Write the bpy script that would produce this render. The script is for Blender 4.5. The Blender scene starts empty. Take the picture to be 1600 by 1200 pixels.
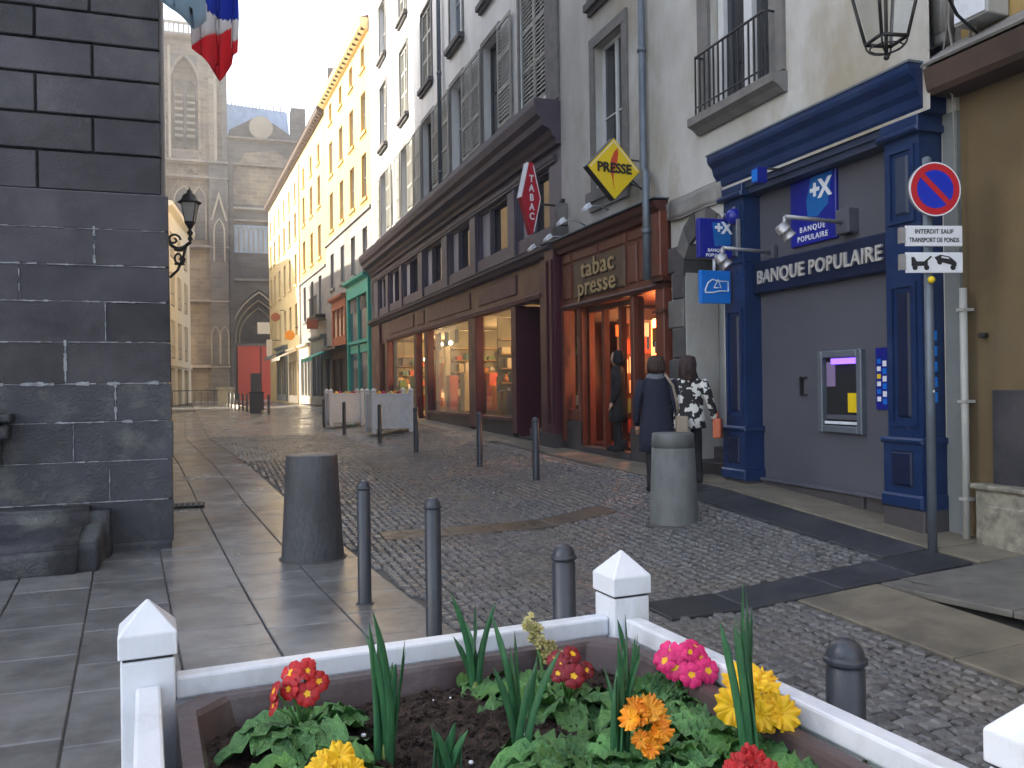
import bpy, bmesh, math, random
from mathutils import Vector, Matrix, Euler, noise
R = math.radians
rnd = random.Random(7)
SC = bpy.context.scene
COL = SC.collection
SUN_AZ = 60.0      # degrees left of the street direction (+Y)
SUN_EL = 27.0
# ------------------------------------------------------------------ camera, sky, sun, exposure
cam_d = bpy.data.cameras.new('camera'); cam = bpy.data.objects.new('camera', cam_d); COL.objects.link(cam)
cam_d.sensor_width = 36; cam_d.lens = 1320/1600*36; cam_d.clip_start = .05; cam_d.clip_end = 2000
YAW, PITCH, ROLL = R(19.5), R(.15), R(.8)
f = Vector((math.sin(YAW)*math.cos(PITCH), math.cos(YAW)*math.cos(PITCH), math.sin(PITCH)))
r0 = Vector((math.cos(YAW), -math.sin(YAW), 0)); u0 = r0.cross(f)
rr = r0*math.cos(ROLL)-u0*math.sin(ROLL); uu = u0*math.cos(ROLL)+r0*math.sin(ROLL)
mw = Matrix((rr, uu, -f)).transposed().to_4x4(); mw.translation = (0, 0, 1.6)
cam.matrix_world = mw
SC.camera = cam
world = bpy.data.worlds.new('World'); SC.world = world; world.use_nodes = True
wn = world.node_tree; bg = wn.nodes['Background']
sky = wn.nodes.new('ShaderNodeTexSky'); sky.sky_type = 'NISHITA'; sky.sun_disc = False
sky.sun_elevation = R(SUN_EL); sky.sun_rotation = R(360-SUN_AZ)
sky.air_density = 1.0; sky.dust_density = 3.0; sky.ozone_density = 1.0; sky.altitude = 400
hsv = wn.nodes.new('ShaderNodeHueSaturation'); hsv.inputs['Saturation'].default_value = .72; wn.links.new(sky.outputs[0], hsv.inputs['Color']); wn.links.new(hsv.outputs[0], bg.inputs[0]); bg.inputs[1].default_value = 0.15
sun_d = bpy.data.lights.new('sun', 'SUN'); sun_d.energy = 4; sun_d.angle = R(.5); sun_d.color = (1, .9, .74)
sun = bpy.data.objects.new('sun', sun_d); COL.objects.link(sun)
sdir = Vector((-math.sin(R(SUN_AZ))*math.cos(R(SUN_EL)), math.cos(R(SUN_AZ))*math.cos(R(SUN_EL)), math.sin(R(SUN_EL))))
sun.rotation_euler = sdir.to_track_quat('Z', 'Y').to_euler()
vs = SC.view_settings; vs.view_transform = 'Standard'; vs.look = 'None'; vs.gamma = 1; vs.use_curve_mapping = False
vs.exposure = 2.02
# ------------------------------------------------------------------ helpers
class MB:
    def __init__(s): s.v = []; s.f = []; s.smooth = []
    def add(s, vs_, fs, sm=False):
        n = len(s.v); s.v += [tuple(p) for p in vs_]; s.f += [tuple(i+n for i in q) for q in fs]; s.smooth += [sm]*len(fs); return s
    def box(s, x0, x1, y0, y1, z0, z1):
        if x0 > x1: x0, x1 = x1, x0
        if y0 > y1: y0, y1 = y1, y0
        if z0 > z1: z0, z1 = z1, z0
        return s.add([(x0,y0,z0),(x1,y0,z0),(x1,y1,z0),(x0,y1,z0),(x0,y0,z1),(x1,y0,z1),(x1,y1,z1),(x0,y1,z1)],
                     [(0,3,2,1),(4,5,6,7),(0,1,5,4),(1,2,6,5),(2,3,7,6),(3,0,4,7)])
    def bev(s, x0, x1, y0, y1, z0, z1, b=.01):
        # box whose +y face is chamfered (front of a stone or panel)
        return s.add([(x0,y0,z0),(x1,y0,z0),(x1,y0,z1),(x0,y0,z1),(x0,y1-b,z0),(x1,y1-b,z0),(x1,y1-b,z1),(x0,y1-b,z1),
                      (x0+b,y1,z0+b),(x1-b,y1,z0+b),(x1-b,y1,z1-b),(x0+b,y1,z1-b)],
                     [(0,1,2,3),(0,4,5,1),(1,5,6,2),(2,6,7,3),(3,7,4,0),(4,8,9,5),(5,9,10,6),(6,10,11,7),(7,11,8,4),(8,11,10,9)])
    def cyl(s, p0, p1, r0_, r1_=None, n=12, caps=True, sm=True):
        r1_ = r0_ if r1_ is None else r1_
        p0, p1 = Vector(p0), Vector(p1); ax = (p1-p0).normalized()
        a = ax.orthogonal().normalized(); b = ax.cross(a)
        vv = []
        for p, r_ in ((p0, r0_), (p1, r1_)):
            for i in range(n):
                t = 2*math.pi*i/n; vv.append(p+(a*math.cos(t)+b*math.sin(t))*r_)
        k = len(s.v)
        s.add(vv, [(i, (i+1) % n, n+(i+1) % n, n+i) for i in range(n)], sm)
        if caps: s.add([], []); s.f += [tuple(k+i for i in reversed(range(n))), tuple(k+n+i for i in range(n))]; s.smooth += [False, False]
        return s
    def tube(s, pts, r_, n=8, sm=True, caps=True):
        pts = [Vector(p) for p in pts]; rs = r_ if isinstance(r_, (list, tuple)) else [r_]*len(pts)
        rings = []; prev = None
        for i, p in enumerate(pts):
            t = (pts[min(i+1, len(pts)-1)]-pts[max(i-1, 0)]).normalized()
            a = t.orthogonal().normalized() if prev is None else (prev-t*prev.dot(t)).normalized()
            prev = a; b = t.cross(a)
            rings += [p+(a*math.cos(2*math.pi*k/n)+b*math.sin(2*math.pi*k/n))*rs[i] for k in range(n)]
        m = len(pts); base = len(s.v)
        s.add(rings, [(i*n+k, i*n+(k+1) % n, (i+1)*n+(k+1) % n, (i+1)*n+k) for i in range(m-1) for k in range(n)], sm)
        if caps: s.f += [tuple(base+k for k in reversed(range(n))), tuple(base+(m-1)*n+k for k in range(n))]; s.smooth += [False, False]
        return s
    def lathe(s, prof, c=(0,0,0), n=20, sm=True, sx=1, sy=1):
        vv = []
        for r_, z in prof:
            for k in range(n): vv.append((c[0]+r_*sx*math.cos(2*math.pi*k/n), c[1]+r_*sy*math.sin(2*math.pi*k/n), c[2]+z))
        m = len(prof); base = len(s.v)
        s.add(vv, [(i*n+k, i*n+(k+1) % n, (i+1)*n+(k+1) % n, (i+1)*n+k) for i in range(m-1) for k in range(n)], sm)
        s.f += [tuple(base+k for k in reversed(range(n))), tuple(base+(m-1)*n+k for k in range(n))]; s.smooth += [False, False]
        return s
    def prism(s, poly, y0, y1):
        # polygon in (x,z) extruded along y; poly counter-clockwise seen from +y is not required
        n = len(poly)
        s.add([(p[0], y0, p[1]) for p in poly]+[(p[0], y1, p[1]) for p in poly],
              [tuple(range(n)), tuple(reversed(range(n, 2*n)))]+[(i, n+i, n+(i+1) % n, (i+1) % n) for i in range(n)])
        return s
    def profile(s, prof, x0, x1):
        # profile polygon in (y,z) extruded along x (cornices)
        n = len(prof)
        s.add([(x0, p[0], p[1]) for p in prof]+[(x1, p[0], p[1]) for p in prof],
              [tuple(range(n)), tuple(reversed(range(n, 2*n)))]+[(i, n+i, n+(i+1) % n, (i+1) % n) for i in range(n)])
        return s
    def ball(s, c, r_, n=10, m=7, sz=1):
        return s.lathe([(max(1e-4, r_*math.sin(math.pi*i/m)), -r_*sz*math.cos(math.pi*i/m)) for i in range(m+1)], c, n)
    def wall(s, x0, x1, z0, z1, holes, y=0, depth=.3):
        xs = sorted(set([x0, x1]+[min(max(h[i], x0), x1) for h in holes for i in (0, 1)]))
        zs = sorted(set([z0, z1]+[min(max(h[i], z0), z1) for h in holes for i in (2, 3)]))
        for i in range(len(xs)-1):
            for j in range(len(zs)-1):
                cx, cz = (xs[i]+xs[i+1])/2, (zs[j]+zs[j+1])/2
                if any(h[0] < cx < h[1] and h[2] < cz < h[3] for h in holes): continue
                s.add([(xs[i],y,zs[j]),(xs[i+1],y,zs[j]),(xs[i+1],y,zs[j+1]),(xs[i],y,zs[j+1])], [(0,3,2,1)])
        for h in holes:
            a, b, c, d = h[:4]; q = y-depth
            s.add([(a,y,c),(b,y,c),(b,y,d),(a,y,d),(a,q,c),(b,q,c),(b,q,d),(a,q,d)], [(0,1,5,4),(1,2,6,5),(2,3,7,6),(3,0,4,7)])
        return s
    def mesh(s, name, mats, off=(0,0,0), midx=None):
        me = bpy.data.meshes.new(name)
        me.from_pydata([(p[0]-off[0], p[1]-off[1], p[2]-off[2]) for p in s.v], [], s.f)
        for i, sm in enumerate(s.smooth):
            if sm: me.polygons[i].use_smooth = True
        bm_ = bmesh.new(); bm_.from_mesh(me); bmesh.ops.recalc_face_normals(bm_, faces=bm_.faces); bm_.to_mesh(me); bm_.free()
        for m_ in (mats if isinstance(mats, (list, tuple)) else [mats]): me.materials.append(m_)
        return me
ORG = {}
def thing(name, label, cat, loc, rot=0.0, group=None, auth=(0,0,0), kind=None):
    o = bpy.data.objects.new(name, None); COL.objects.link(o); o.empty_display_size = .2
    o.location = loc; o.rotation_euler = (0, 0, rot)
    if label: o['label'] = label
    if cat: o['category'] = cat
    if group: o['group'] = group
    if kind: o['kind'] = kind
    ORG[o.name] = Vector(auth); return o
def part(name, mb, mat_, parent, at=None, rot=None, kind=None, label=None, bevel=None):
    """mb authored in the thing's author space; with at=..., mb (or mesh) is local to that point"""
    po = ORG[parent.name] if parent else Vector((0,0,0))
    if at is None:
        me = mb.mesh(name, mat_, po); loc = Vector((0,0,0)); org = po
    else:
        me = mb.mesh(name, mat_) if isinstance(mb, MB) else mb
        loc = Vector(at)-po; org = Vector(at)
        if rot is not None: org = Vector((0,0,0))
    o = bpy.data.objects.new(name, me); COL.objects.link(o)
    if parent: o.parent = parent
    o.location = loc
    if rot is not None: o.rotation_euler = rot
    if kind: o['kind'] = kind
    if label: o['label'] = label
    if bevel:
        b = o.modifiers.new('bevel', 'BEVEL'); b.width = bevel; b.segments = 2; b.limit_method = 'ANGLE'
    ORG[o.name] = org
    return o
def single(name, mb, mat_, label=None, cat=None, group=None, kind=None, loc=None, bevel=None):
    """top-level mesh object, authored in world space, origin moved to loc"""
    off = loc or (0,0,0)
    o = bpy.data.objects.new(name, mb.mesh(name, mat_, off)); COL.objects.link(o); o.location = off
    if label: o['label'] = label
    if cat: o['category'] = cat
    if group: o['group'] = group
    if kind: o['kind'] = kind
    if bevel:
        b = o.modifiers.new('bevel', 'BEVEL'); b.width = bevel; b.segments = 2; b.limit_method = 'ANGLE'
    ORG[o.name] = Vector(off)
    return o
KIDS = {}
def copy_tree(o, parent=None):
    c = o.copy(); COL.objects.link(c); c.parent = parent
    if o.name in ORG: ORG[c.name] = ORG[o.name].copy()
    for ch in o.children: copy_tree(ch, c)
    return c
def place_copy(src, loc, rotz, label, group=None):
    c = copy_tree(src); c.location = loc; c.rotation_euler = (0, 0, rotz); c['label'] = label
    if group: c['group'] = group
    return c
# ------------------------------------------------------------------ materials
def M(name, c1, c2=None, rough=.7, scale=2.5, bump=.0, bscale=40, metal=0, spec=.5, detail=6, var=0.0, stretch=(1,1,1), rvar=0.0, rscale=1.5,
      c3=None, s3=.4, lo=.35, hi=.65, sheen=0, trans=0, coat=0):
    m = bpy.data.materials.new(name); m.use_nodes = True; nt = m.node_tree; N = nt.nodes; L = nt.links
    b = N['Principled BSDF']; b.inputs['Roughness'].default_value = rough; b.inputs['Metallic'].default_value = metal
    b.inputs['Specular IOR Level'].default_value = spec
    if coat: b.inputs['Coat Weight'].default_value = coat; b.inputs['Coat Roughness'].default_value = .12
    g = N.new('ShaderNodeNewGeometry'); mp = N.new('ShaderNodeMapping'); mp.inputs['Scale'].default_value = stretch
    L.new(g.outputs['Position'], mp.inputs['Vector'])
    def nz(sc, det=6, ro=.6):
        n_ = N.new('ShaderNodeTexNoise'); n_.inputs['Scale'].default_value = sc; n_.inputs['Detail'].default_value = det; n_.inputs['Roughness'].default_value = ro
        L.new(mp.outputs[0], n_.inputs['Vector']); return n_.outputs['Fac']
    def mr(x, a, b_, c, d):
        q = N.new('ShaderNodeMapRange'); q.inputs[1].default_value = a; q.inputs[2].default_value = b_; q.inputs[3].default_value = c; q.inputs[4].default_value = d
        L.new(x, q.inputs[0]); return q.outputs[0]
    def mix(fac, a, b_, mode='MIX'):
        q = N.new('ShaderNodeMix'); q.data_type = 'RGBA'; q.blend_type = mode
        for sock, val in ((0, fac), (6, a), (7, b_)):
            if hasattr(val, 'is_linked') or hasattr(val, 'links'): L.new(val, q.inputs[sock])
            elif sock == 0: q.inputs[0].default_value = val
            else: q.inputs[sock].default_value = (*val, 1)
        return q.outputs[2]
    if c2 is None: c2 = tuple(x*.82 for x in c1)
    col = mix(mr(nz(scale, detail), lo, hi, 0, 1), c1, c2)
    if c3: col = mix(mr(nz(s3, 5, .7), .5, .68, 0, .85), col, c3)
    if var:
        oi = N.new('ShaderNodeObjectInfo'); hs = N.new('ShaderNodeHueSaturation')
        L.new(mr(oi.outputs['Random'], 0, 1, 1-var, 1+var), hs.inputs['Value']); L.new(col, hs.inputs['Color']); col = hs.outputs[0]
    L.new(col, b.inputs['Base Color'])
    if rvar: L.new(mr(nz(rscale, 4), .35, .65, max(.03, rough-rvar), min(1, rough+rvar)), b.inputs['Roughness'])
    if bump:
        bp = N.new('ShaderNodeBump'); bp.inputs['Strength'].default_value = bump; bp.inputs['Distance'].default_value = .02
        L.new(nz(bscale, 5), bp.inputs['Height']); L.new(bp.outputs[0], b.inputs['Normal'])
    if trans:
        b.inputs['Transmission Weight'].default_value = trans
    return m
def emit(name, c, s):
    m = bpy.data.materials.new(name); m.use_nodes = True; b = m.node_tree.nodes['Principled BSDF']
    b.inputs['Base Color'].default_value = (*c, 1); b.inputs['Emission Color'].default_value = (*c, 1); b.inputs['Emission Strength'].default_value = s
    return m
def glass(name, tint=(.9,.92,.93), refl=.5):
    m = bpy.data.materials.new(name); m.use_nodes = True; nt = m.node_tree; N = nt.nodes; L = nt.links; N.clear()
    out = N.new('ShaderNodeOutputMaterial'); mx = N.new('ShaderNodeMixShader'); t = N.new('ShaderNodeBsdfTransparent'); g = N.new('ShaderNodeBsdfGlossy')
    t.inputs[0].default_value = (*tint, 1); g.inputs['Roughness'].default_value = .03; g.inputs[0].default_value = (1,1,1,1)
    lw = N.new('ShaderNodeLayerWeight'); lw.inputs[0].default_value = .5; pwn = N.new('ShaderNodeMath'); pwn.operation = 'POWER'; pwn.inputs[1].default_value = 6.0
    L.new(lw.outputs['Facing'], pwn.inputs[0])
    ad = N.new('ShaderNodeMath'); ad.operation = 'MULTIPLY_ADD'; ad.inputs[1].default_value = .5; ad.inputs[2].default_value = .03
    L.new(pwn.outputs[0], ad.inputs[0]); L.new(ad.outputs[0], mx.inputs[0]); L.new(t.outputs[0], mx.inputs[1]); L.new(g.outputs[0], mx.inputs[2]); L.new(mx.outputs[0], out.inputs[0])
    return m
m_white_pl = M('white_plaster', (.78,.79,.78), (.68,.69,.68), .85, 1.2, .15, 30, c3=(.52,.52,.50), s3=.5, stretch=(1,1,.35))
m_grey_pl = M('grey_plaster', (.56,.555,.53), (.40,.385,.35), .9, .9, .4, 18, c3=(.33,.285,.20), s3=.55, stretch=(1,1,.6))
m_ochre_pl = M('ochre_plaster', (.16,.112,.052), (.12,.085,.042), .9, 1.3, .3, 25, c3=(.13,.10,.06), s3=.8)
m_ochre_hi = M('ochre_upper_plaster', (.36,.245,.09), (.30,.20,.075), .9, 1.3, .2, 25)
m_yellow_pl = M('yellow_plaster', (.66,.46,.17), (.58,.39,.14), .9, .6, .1, 12, c3=(.66,.36,.13), s3=.25)
m_yellow_b = M('pale_yellow_plaster', (.72,.57,.29), (.64,.49,.24), .9, .5, .1, 12)
m_cream_pl = M('cream_plaster', (.74,.66,.52), (.68,.60,.46), .9, .5, .1, 12)
m_stone_and_shade = M('grey_stone_and_wall_shade', (.30,.29,.27), (.22,.21,.20), .85, 2, .2, 20, c3=(.16,.15,.14), s3=.6)  # real grey stone, and the shade painted on the lower yellow fronts
m_trim = M('grey_lava_trim', (.20,.19,.18), (.14,.135,.13), .85, 5, .25, 60)
m_trim_d = M('dark_lava_trim', (.10,.095,.095), (.07,.066,.066), .85, 5, .25, 60)
m_lava = M('lava_block', (.052,.049,.060), (.030,.028,.036), .6, 1.6, .6, 60, var=.42, rvar=.18, c3=(.075,.072,.078), s3=1.3)
m_lava_wet = M('lava_block_weathered', (.050,.050,.062), (.028,.029,.036), .55, 2.2, .7, 40, var=.35, rvar=.2, c3=(.12,.13,.12), s3=2.0)
m_mortar = M('mortar', (.26,.27,.31), (.12,.12,.14), .9, 6, .4, 60)
m_mortar_d = M('dark_joint', (.018,.018,.022), (.012,.012,.015), .9, 6)
m_slate = M('roof_tiles', (.22,.12,.08), (.14,.08,.06), .8, 3, .3, 20)
m_eave = M('dark_eave_wood', (.09,.055,.04), (.06,.04,.03), .8, 3)
m_shutter = M('grey_shutter_paint', (.33,.33,.29), (.26,.26,.23), .7, 3, .1, 60, var=.12)
m_sashw = M('white_sash_paint', (.68,.69,.70), (.6,.61,.62), .5, 4)
m_dark = M('dark_interior', (.012,.012,.015), (.008,.008,.01), .8)
m_curtain = M('pale_blind', (.46,.46,.52), (.42,.42,.47), .8, 6, stretch=(1,8,.4))
m_pane = M('window_pane', (.03,.035,.045), (.02,.022,.03), .06, 2, spec=.8)
m_pane_b = M('window_pane_bluish', (.07,.10,.15), (.05,.08,.12), .05, 2, spec=1.0)
m_glass = glass('shop_glass')
m_maroon = M('maroon_paint', (.085,.018,.034), (.065,.014,.027), .38, 3, .05, 80, rvar=.08)
m_maroon_pan = M('faded_maroon_panel', (.14,.060,.075), (.105,.047,.06), .5, 3, .05, 80)
m_mauve = M('mauve_grey_paint', (.115,.10,.14), (.09,.078,.112), .5, 2, .06, 50)
m_cornice = M('dark_mauve_cornice', (.090,.068,.092), (.063,.048,.066), .6, 2, .1, 40)
m_redwood = M('red_brown_wood', (.17,.042,.022), (.11,.028,.016), .42, 6, .08, 90, stretch=(6,6,.8))
m_redwood_d = M('dark_red_brown_wood', (.09,.024,.015), (.06,.018,.012), .42, 6, .08, 90, stretch=(6,6,.8))
m_gilt = M('brass_letters', (.55,.42,.22), (.42,.30,.14), .45, 20, metal=.2)
m_signbrown = M('brown_sign_board', (.13,.085,.05), (.10,.065,.04), .5, 6)
m_blue = M('bank_blue_paint', (.008,.030,.105), (.005,.020,.078), .36, 4, .06, 60, rvar=.10, c3=(.016,.040,.11), s3=2.5)
m_blue_d = M('bank_panel_blue', (.005,.013,.048), (.004,.010,.038), .4, 2, .04, 60)
m_blue_gr = M('bank_grey_blue_paint', (.030,.044,.085), (.025,.037,.072), .45, 2, .04, 60)
m_bankgrey = M('bank_grey_render', (.088,.090,.112), (.077,.079,.099), .7, 1.5, .35, 140)
m_bgrey2 = M('grey_green_strip', (.17,.19,.19), (.14,.155,.155), .7, 2, .2, 40)
m_plinth = M('dark_stone_plinth', (.075,.068,.072), (.05,.046,.05), .6, 3, .3, 60)
m_alu = M('brushed_metal', (.42,.42,.43), (.34,.34,.35), .4, 8, metal=.6)
m_steelw = M('beige_metal_frame', (.42,.42,.39), (.36,.36,.34), .5, 5)
m_blk = M('black_iron', (.02,.02,.022), (.014,.014,.016), .5, 5)
m_bollard = M('slate_grey_bollard_paint', (.050,.056,.070), (.036,.041,.052), .33, 3, .1, 120, rvar=.08)
m_conc_d = M('dark_granite', (.085,.088,.098), (.045,.048,.056), .42, 40, .5, 130, rvar=.14, c3=(.045,.044,.048), s3=2.6, stretch=(1,1,.4))
m_conc = M('grey_concrete', (.15,.158,.155), (.10,.108,.105), .7, 8, .35, 110, c3=(.11,.115,.11), s3=3, stretch=(1,1,.5))
m_white = M('white_painted_metal', (.74,.77,.82), (.68,.71,.77), .4, 3, .12, 60, c3=(.57,.59,.60), s3=8, stretch=(1,1,.5))
m_liner = M('brown_plastic_liner', (.085,.055,.055), (.06,.04,.042), .45, 6, .1, 60, c3=(.14,.11,.11), s3=6)
m_soil = M('dark_potting_soil', (.075,.045,.034), (.030,.019,.015), .9, 60, 1.0, 220, c3=(.13,.085,.06), s3=40)
m_leaf = M('primrose_leaf', (.13,.31,.085), (.070,.195,.065), .36, 25, .8, 70, var=.25, spec=.5)
m_leafy = M('bright_primrose_leaf', (.10,.24,.045), (.06,.17,.04), .45, 30, .5, 90, var=.2)
m_blade = M('daffodil_blade', (.040,.145,.055), (.022,.090,.040), .38, 8, .2, 60, var=.3, stretch=(30,30,2))
m_bladeb = M('pale_blade_base', (.20,.28,.06), (.14,.20,.05), .5, 8)
m_red = M('red_petal', (.50,.010,.012), (.32,.005,.010), .55, 60, .2, 80, var=.2)
m_dred = M('dark_red_petal', (.22,.003,.012), (.13,.002,.010), .55, 60, .2, 80, var=.2)
m_pink = M('magenta_petal', (.72,.018,.17), (.55,.010,.12), .55, 60, .2, 80, var=.15)
m_yel = M('yellow_petal', (.85,.56,.012), (.80,.42,.010), .55, 40, .2, 80, var=.12)
m_oran = M('orange_petal', (.80,.22,.008), (.78,.36,.015), .55, 50, .2, 80, var=.2)
m_crm = M('pale_cream_petal', (.62,.58,.30), (.50,.42,.14), .6, 60, .2, 80, var=.2)
m_eye = M('yellow_flower_eye', (.85,.50,.015), (.80,.38,.01), .6, 60)
m_teal = M('teal_paint', (.03,.46,.38), (.025,.39,.32), .45, 2, .05, 50)
m_terra = M('terracotta_paint', (.42,.12,.05), (.34,.10,.045), .6, 3)
m_cath = None
m_signblue = M('sign_deep_blue', (.010,.018,.28), (.008,.015,.22), .3, 2)
m_signmid = M('sign_mid_blue', (.01,.13,.42), (.01,.11,.36), .3, 2)
m_signcyan = M('sign_bright_blue', (.008,.19,.68), (.006,.16,.60), .3, 2)
m_wprint = M('white_print', (.78,.80,.84), (.74,.76,.80), .5, 2)
m_bprint = M('black_print', (.015,.015,.018), (.012,.012,.014), .5, 2)
m_yelsign = M('yellow_sign', (.80,.58,.015), (.76,.54,.012), .3, 2)
m_redprint = M('red_orange_print', (.62,.07,.02), (.56,.06,.02), .4, 2)
m_redsign = M('red_sign', (.45,.010,.03), (.38,.008,.025), .3, 2)
m_roadred = M('road_sign_red', (.55,.02,.03), (.50,.018,.028), .3, 2)
m_roadblue = M('road_sign_blue', (.01,.035,.50), (.01,.03,.45), .3, 2)
m_silver = M('silver_letters', (.62,.60,.56), (.5,.48,.45), .4, 8, metal=.3)
m_lamp_w = emit('warm_lamp', (1,.72,.36), 14)
m_lamp_o = emit('orange_lit_panel', (1,.25,.06), 2.0)
m_lamp_y = emit('amber_lit_panel', (1,.55,.18), 2.2)
m_violet = emit('violet_lit_screen', (.25,.12,1.0), .55)
m_wire = M('grey_cable', (.22,.21,.19), (.17,.16,.15), .7)
m_zinc = M('zinc_downpipe', (.16,.19,.225), (.12,.145,.175), .45, 3, .05, 30, metal=.3, c3=(.12,.14,.16), s3=1.5)
m_lantern_gl = M('lantern_glass', (.55,.56,.55), (.45,.46,.46), .2, 3, spec=.6)
# ------------------------------------------------------------------ text meshes
def txt(s, size=.2, ext=.005, off=0.0, sp=1.0, mat_=None, align='CENTER', sx=1.0):
    cu = bpy.data.curves.new('lettering', 'FONT'); cu.body = s; cu.size = size; cu.extrude = ext; cu.offset = off; cu.space_character = sp
    cu.align_x = align; cu.align_y = 'CENTER'; cu.resolution_u = 3
    o = bpy.data.objects.new('tmp', cu); COL.objects.link(o)
    bpy.context.view_layer.update()
    dg = bpy.context.evaluated_depsgraph_get()
    me = bpy.data.meshes.new_from_object(o.evaluated_get(dg)); me.name = 'lettering'
    bpy.data.objects.remove(o); bpy.data.curves.remove(cu)
    if sx != 1: me.transform(Matrix.Diagonal((sx,1,1,1)))
    me.materials.clear(); me.materials.append(mat_); return me
FR = (R(90), 0, R(180))      # lettering on a facade, in facade space
FN = (R(90), 0, 0)           # lettering on a sign that faces -Y
T_bp = txt('BANQUE POPULAIRE', .215, .012, .004, 1.08, m_silver, sx=.93)
T_presse = txt('PRESSE', .19, .004, .006, 1.0, m_bprint)
T_tab = [txt(c, .17, .004, .004, 1.0, m_wprint, sx=.85) for c in 'TABAC']
T_tabac = txt('tabac', .42, .012, .003, 1.05, m_gilt, sx=1.35); T_tabac_b = txt('tabac', .42, .008, .012, 1.05, m_bprint, sx=1.35)
T_presse2 = txt('presse', .42, .012, .003, 1.05, m_gilt, sx=1.25); T_presse2_b = txt('presse', .42, .008, .012, 1.05, m_bprint, sx=1.25)
T_px = txt('+X', .27, .003, .010, .9, m_wprint)
T_pxs = txt('+X', .19, .003, .008, .9, m_wprint)
T_b1 = txt('BANQUE', .085, .002, .001, 1.35, m_wprint)
T_b2 = txt('POPULAIRE', .085, .002, .001, 1.2, m_wprint)
T_b1s = txt('BANQUE', .055, .002, .001, 1.1, m_wprint)
T_b2s = txt('POPULAIRE', .055, .002, .001, 1.05, m_wprint)
T_is = txt('INTERDIT SAUF', .052, .001, .0008, 1.05, m_bprint, sx=.9)
T_tf = txt('TRANSPORT DE FONDS', .052, .001, .0008, 1.0, m_bprint, sx=.78)
# ------------------------------------------------------------------ terrain
def pw(x, pts):
    if x <= pts[0][0]: return pts[0][1]
    for (a, b), (c, d) in zip(pts, pts[1:]):
        if x <= c: return b+(d-b)*(x-a)/(c-a)
    return pts[-1][1]
ZC = [(-5,0),(7,0),(11.5,.1),(14,.2),(16,.26),(22,.31),(34,.43),(75,.62),(200,1)]
ZS = [(-5,.05),(3,.08),(5.6,.2),(8.7,.4),(14,.46),(20,.57),(24,.63),(31,.68),(45,.72),(75,.78),(200,1)]
def zg(x, y):
    t = min(1, max(0, (x-3.4)/2.4)); return pw(y, ZC)*(1-t)+pw(y, ZS)*t
def sheet(poly_fn, x0, x1, y0, y1, dx, dy, dz=0):
    mb = MB(); nx = max(1, round((x1-x0)/dx)); ny = max(1, round((y1-y0)/dy))
    for j in range(ny+1):
        for i in range(nx+1):
            x = x0+(x1-x0)*i/nx; y = y0+(y1-y0)*j/ny; mb.v.append((x, y, zg(x, y)+dz))
    for j in range(ny):
        for i in range(nx):
            a = j*(nx+1)+i; mb.f.append((a, a+1, a+nx+2, a+nx+1)); mb.smooth.append(True)
    return mb
def slab_edge(y): return 1.95-.095*min(y, 22) if y < 22 else -.14   # where flagstones meet cobbles
# ================================================================== SETTING
def slab_edge(y): return 1.95-.087*min(y, 24) if y < 24 else -.14-.03*(y-24)
m_ground = M('asphalt_ground', (.10,.10,.10), (.07,.07,.07), .8, 3)
m_sett_far = M('sett_paving', (.21,.205,.20), (.13,.128,.128), .22, 7, .0, 12, rvar=.15, rscale=.8, c3=(.17,.15,.125), s3=.45)
def add_sett_bump(m):
    nt = m.node_tree; N = nt.nodes; L = nt.links; b = N['Principled BSDF']
    g = N.new('ShaderNodeNewGeometry'); v = N.new('ShaderNodeTexVoronoi'); v.feature = 'DISTANCE_TO_EDGE'; v.inputs['Scale'].default_value = 9.5
    L.new(g.outputs['Position'], v.inputs['Vector']); q = N.new('ShaderNodeMapRange'); q.inputs[2].default_value = .18; L.new(v.outputs['Distance'], q.inputs[0])
    bp = N.new('ShaderNodeBump'); bp.inputs['Strength'].default_value = .7; bp.inputs['Distance'].default_value = .02
    L.new(q.outputs[0], bp.inputs['Height']); L.new(bp.outputs[0], b.inputs['Normal'])
add_sett_bump(m_sett_far)
m_joint = M('wet_joint_sand', (.075,.072,.068), (.05,.048,.046), .6, 8, .4, 90)
m_cobble = M('granite_sett', (.175,.172,.170), (.105,.103,.106), .26, 9, .25, 120, var=.35, rvar=.14, rscale=1.3, c3=(.17,.15,.12), s3=.5)
m_flag = M('wet_flagstone', (.225,.223,.222), (.150,.149,.148), .13, 3.0, .12, 90, var=.16, rvar=.15, rscale=1.1, c3=(.10,.098,.098), s3=.9)
m_band = M('dark_basalt_slab', (.040,.042,.048), (.026,.028,.033), .42, 4, .15, 90, var=.2, rvar=.14, c3=(.07,.072,.075), s3=2.0)
m_strip = M('sandy_concrete_strip', (.235,.205,.15), (.165,.145,.11), .5, 4, .3, 100, rvar=.15, c3=(.11,.10,.08), s3=1.4)
m_side = M('grey_pavement', (.19,.18,.155), (.135,.128,.115), .6, 5, .35, 120, c3=(.11,.105,.095), s3=1.2, rvar=.12)
m_patch = M('brown_smooth_slab', (.12,.095,.07), (.075,.062,.05), .36, 4, .1, 90, var=.15, rvar=.14)
g0 = MB().box(-400, 400, -300, 700, -3, -1.2); single('terrain', g0, m_ground, kind='structure')
single('ground', sheet(None, -40, 40, -14, 110, 2, 1, -.06), m_ground, kind='structure')
road = single('road', sheet(None, -.9, 6.8, -3, 92, .35, .5, -.006), m_joint, kind='structure')
far = MB()
ys = [16.5+.75*i for i in range(101)]
for y in ys:
    xa = slab_edge(y)
    for i in range(9):
        x = xa+(6.3-xa)*i/8; far.v.append((x, y, zg(x, y)+.012))
for j in range(100):
    for i in range(8):
        a = j*9+i; far.f.append((a, a+1, a+10, a+9)); far.smooth.append(True)
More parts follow.
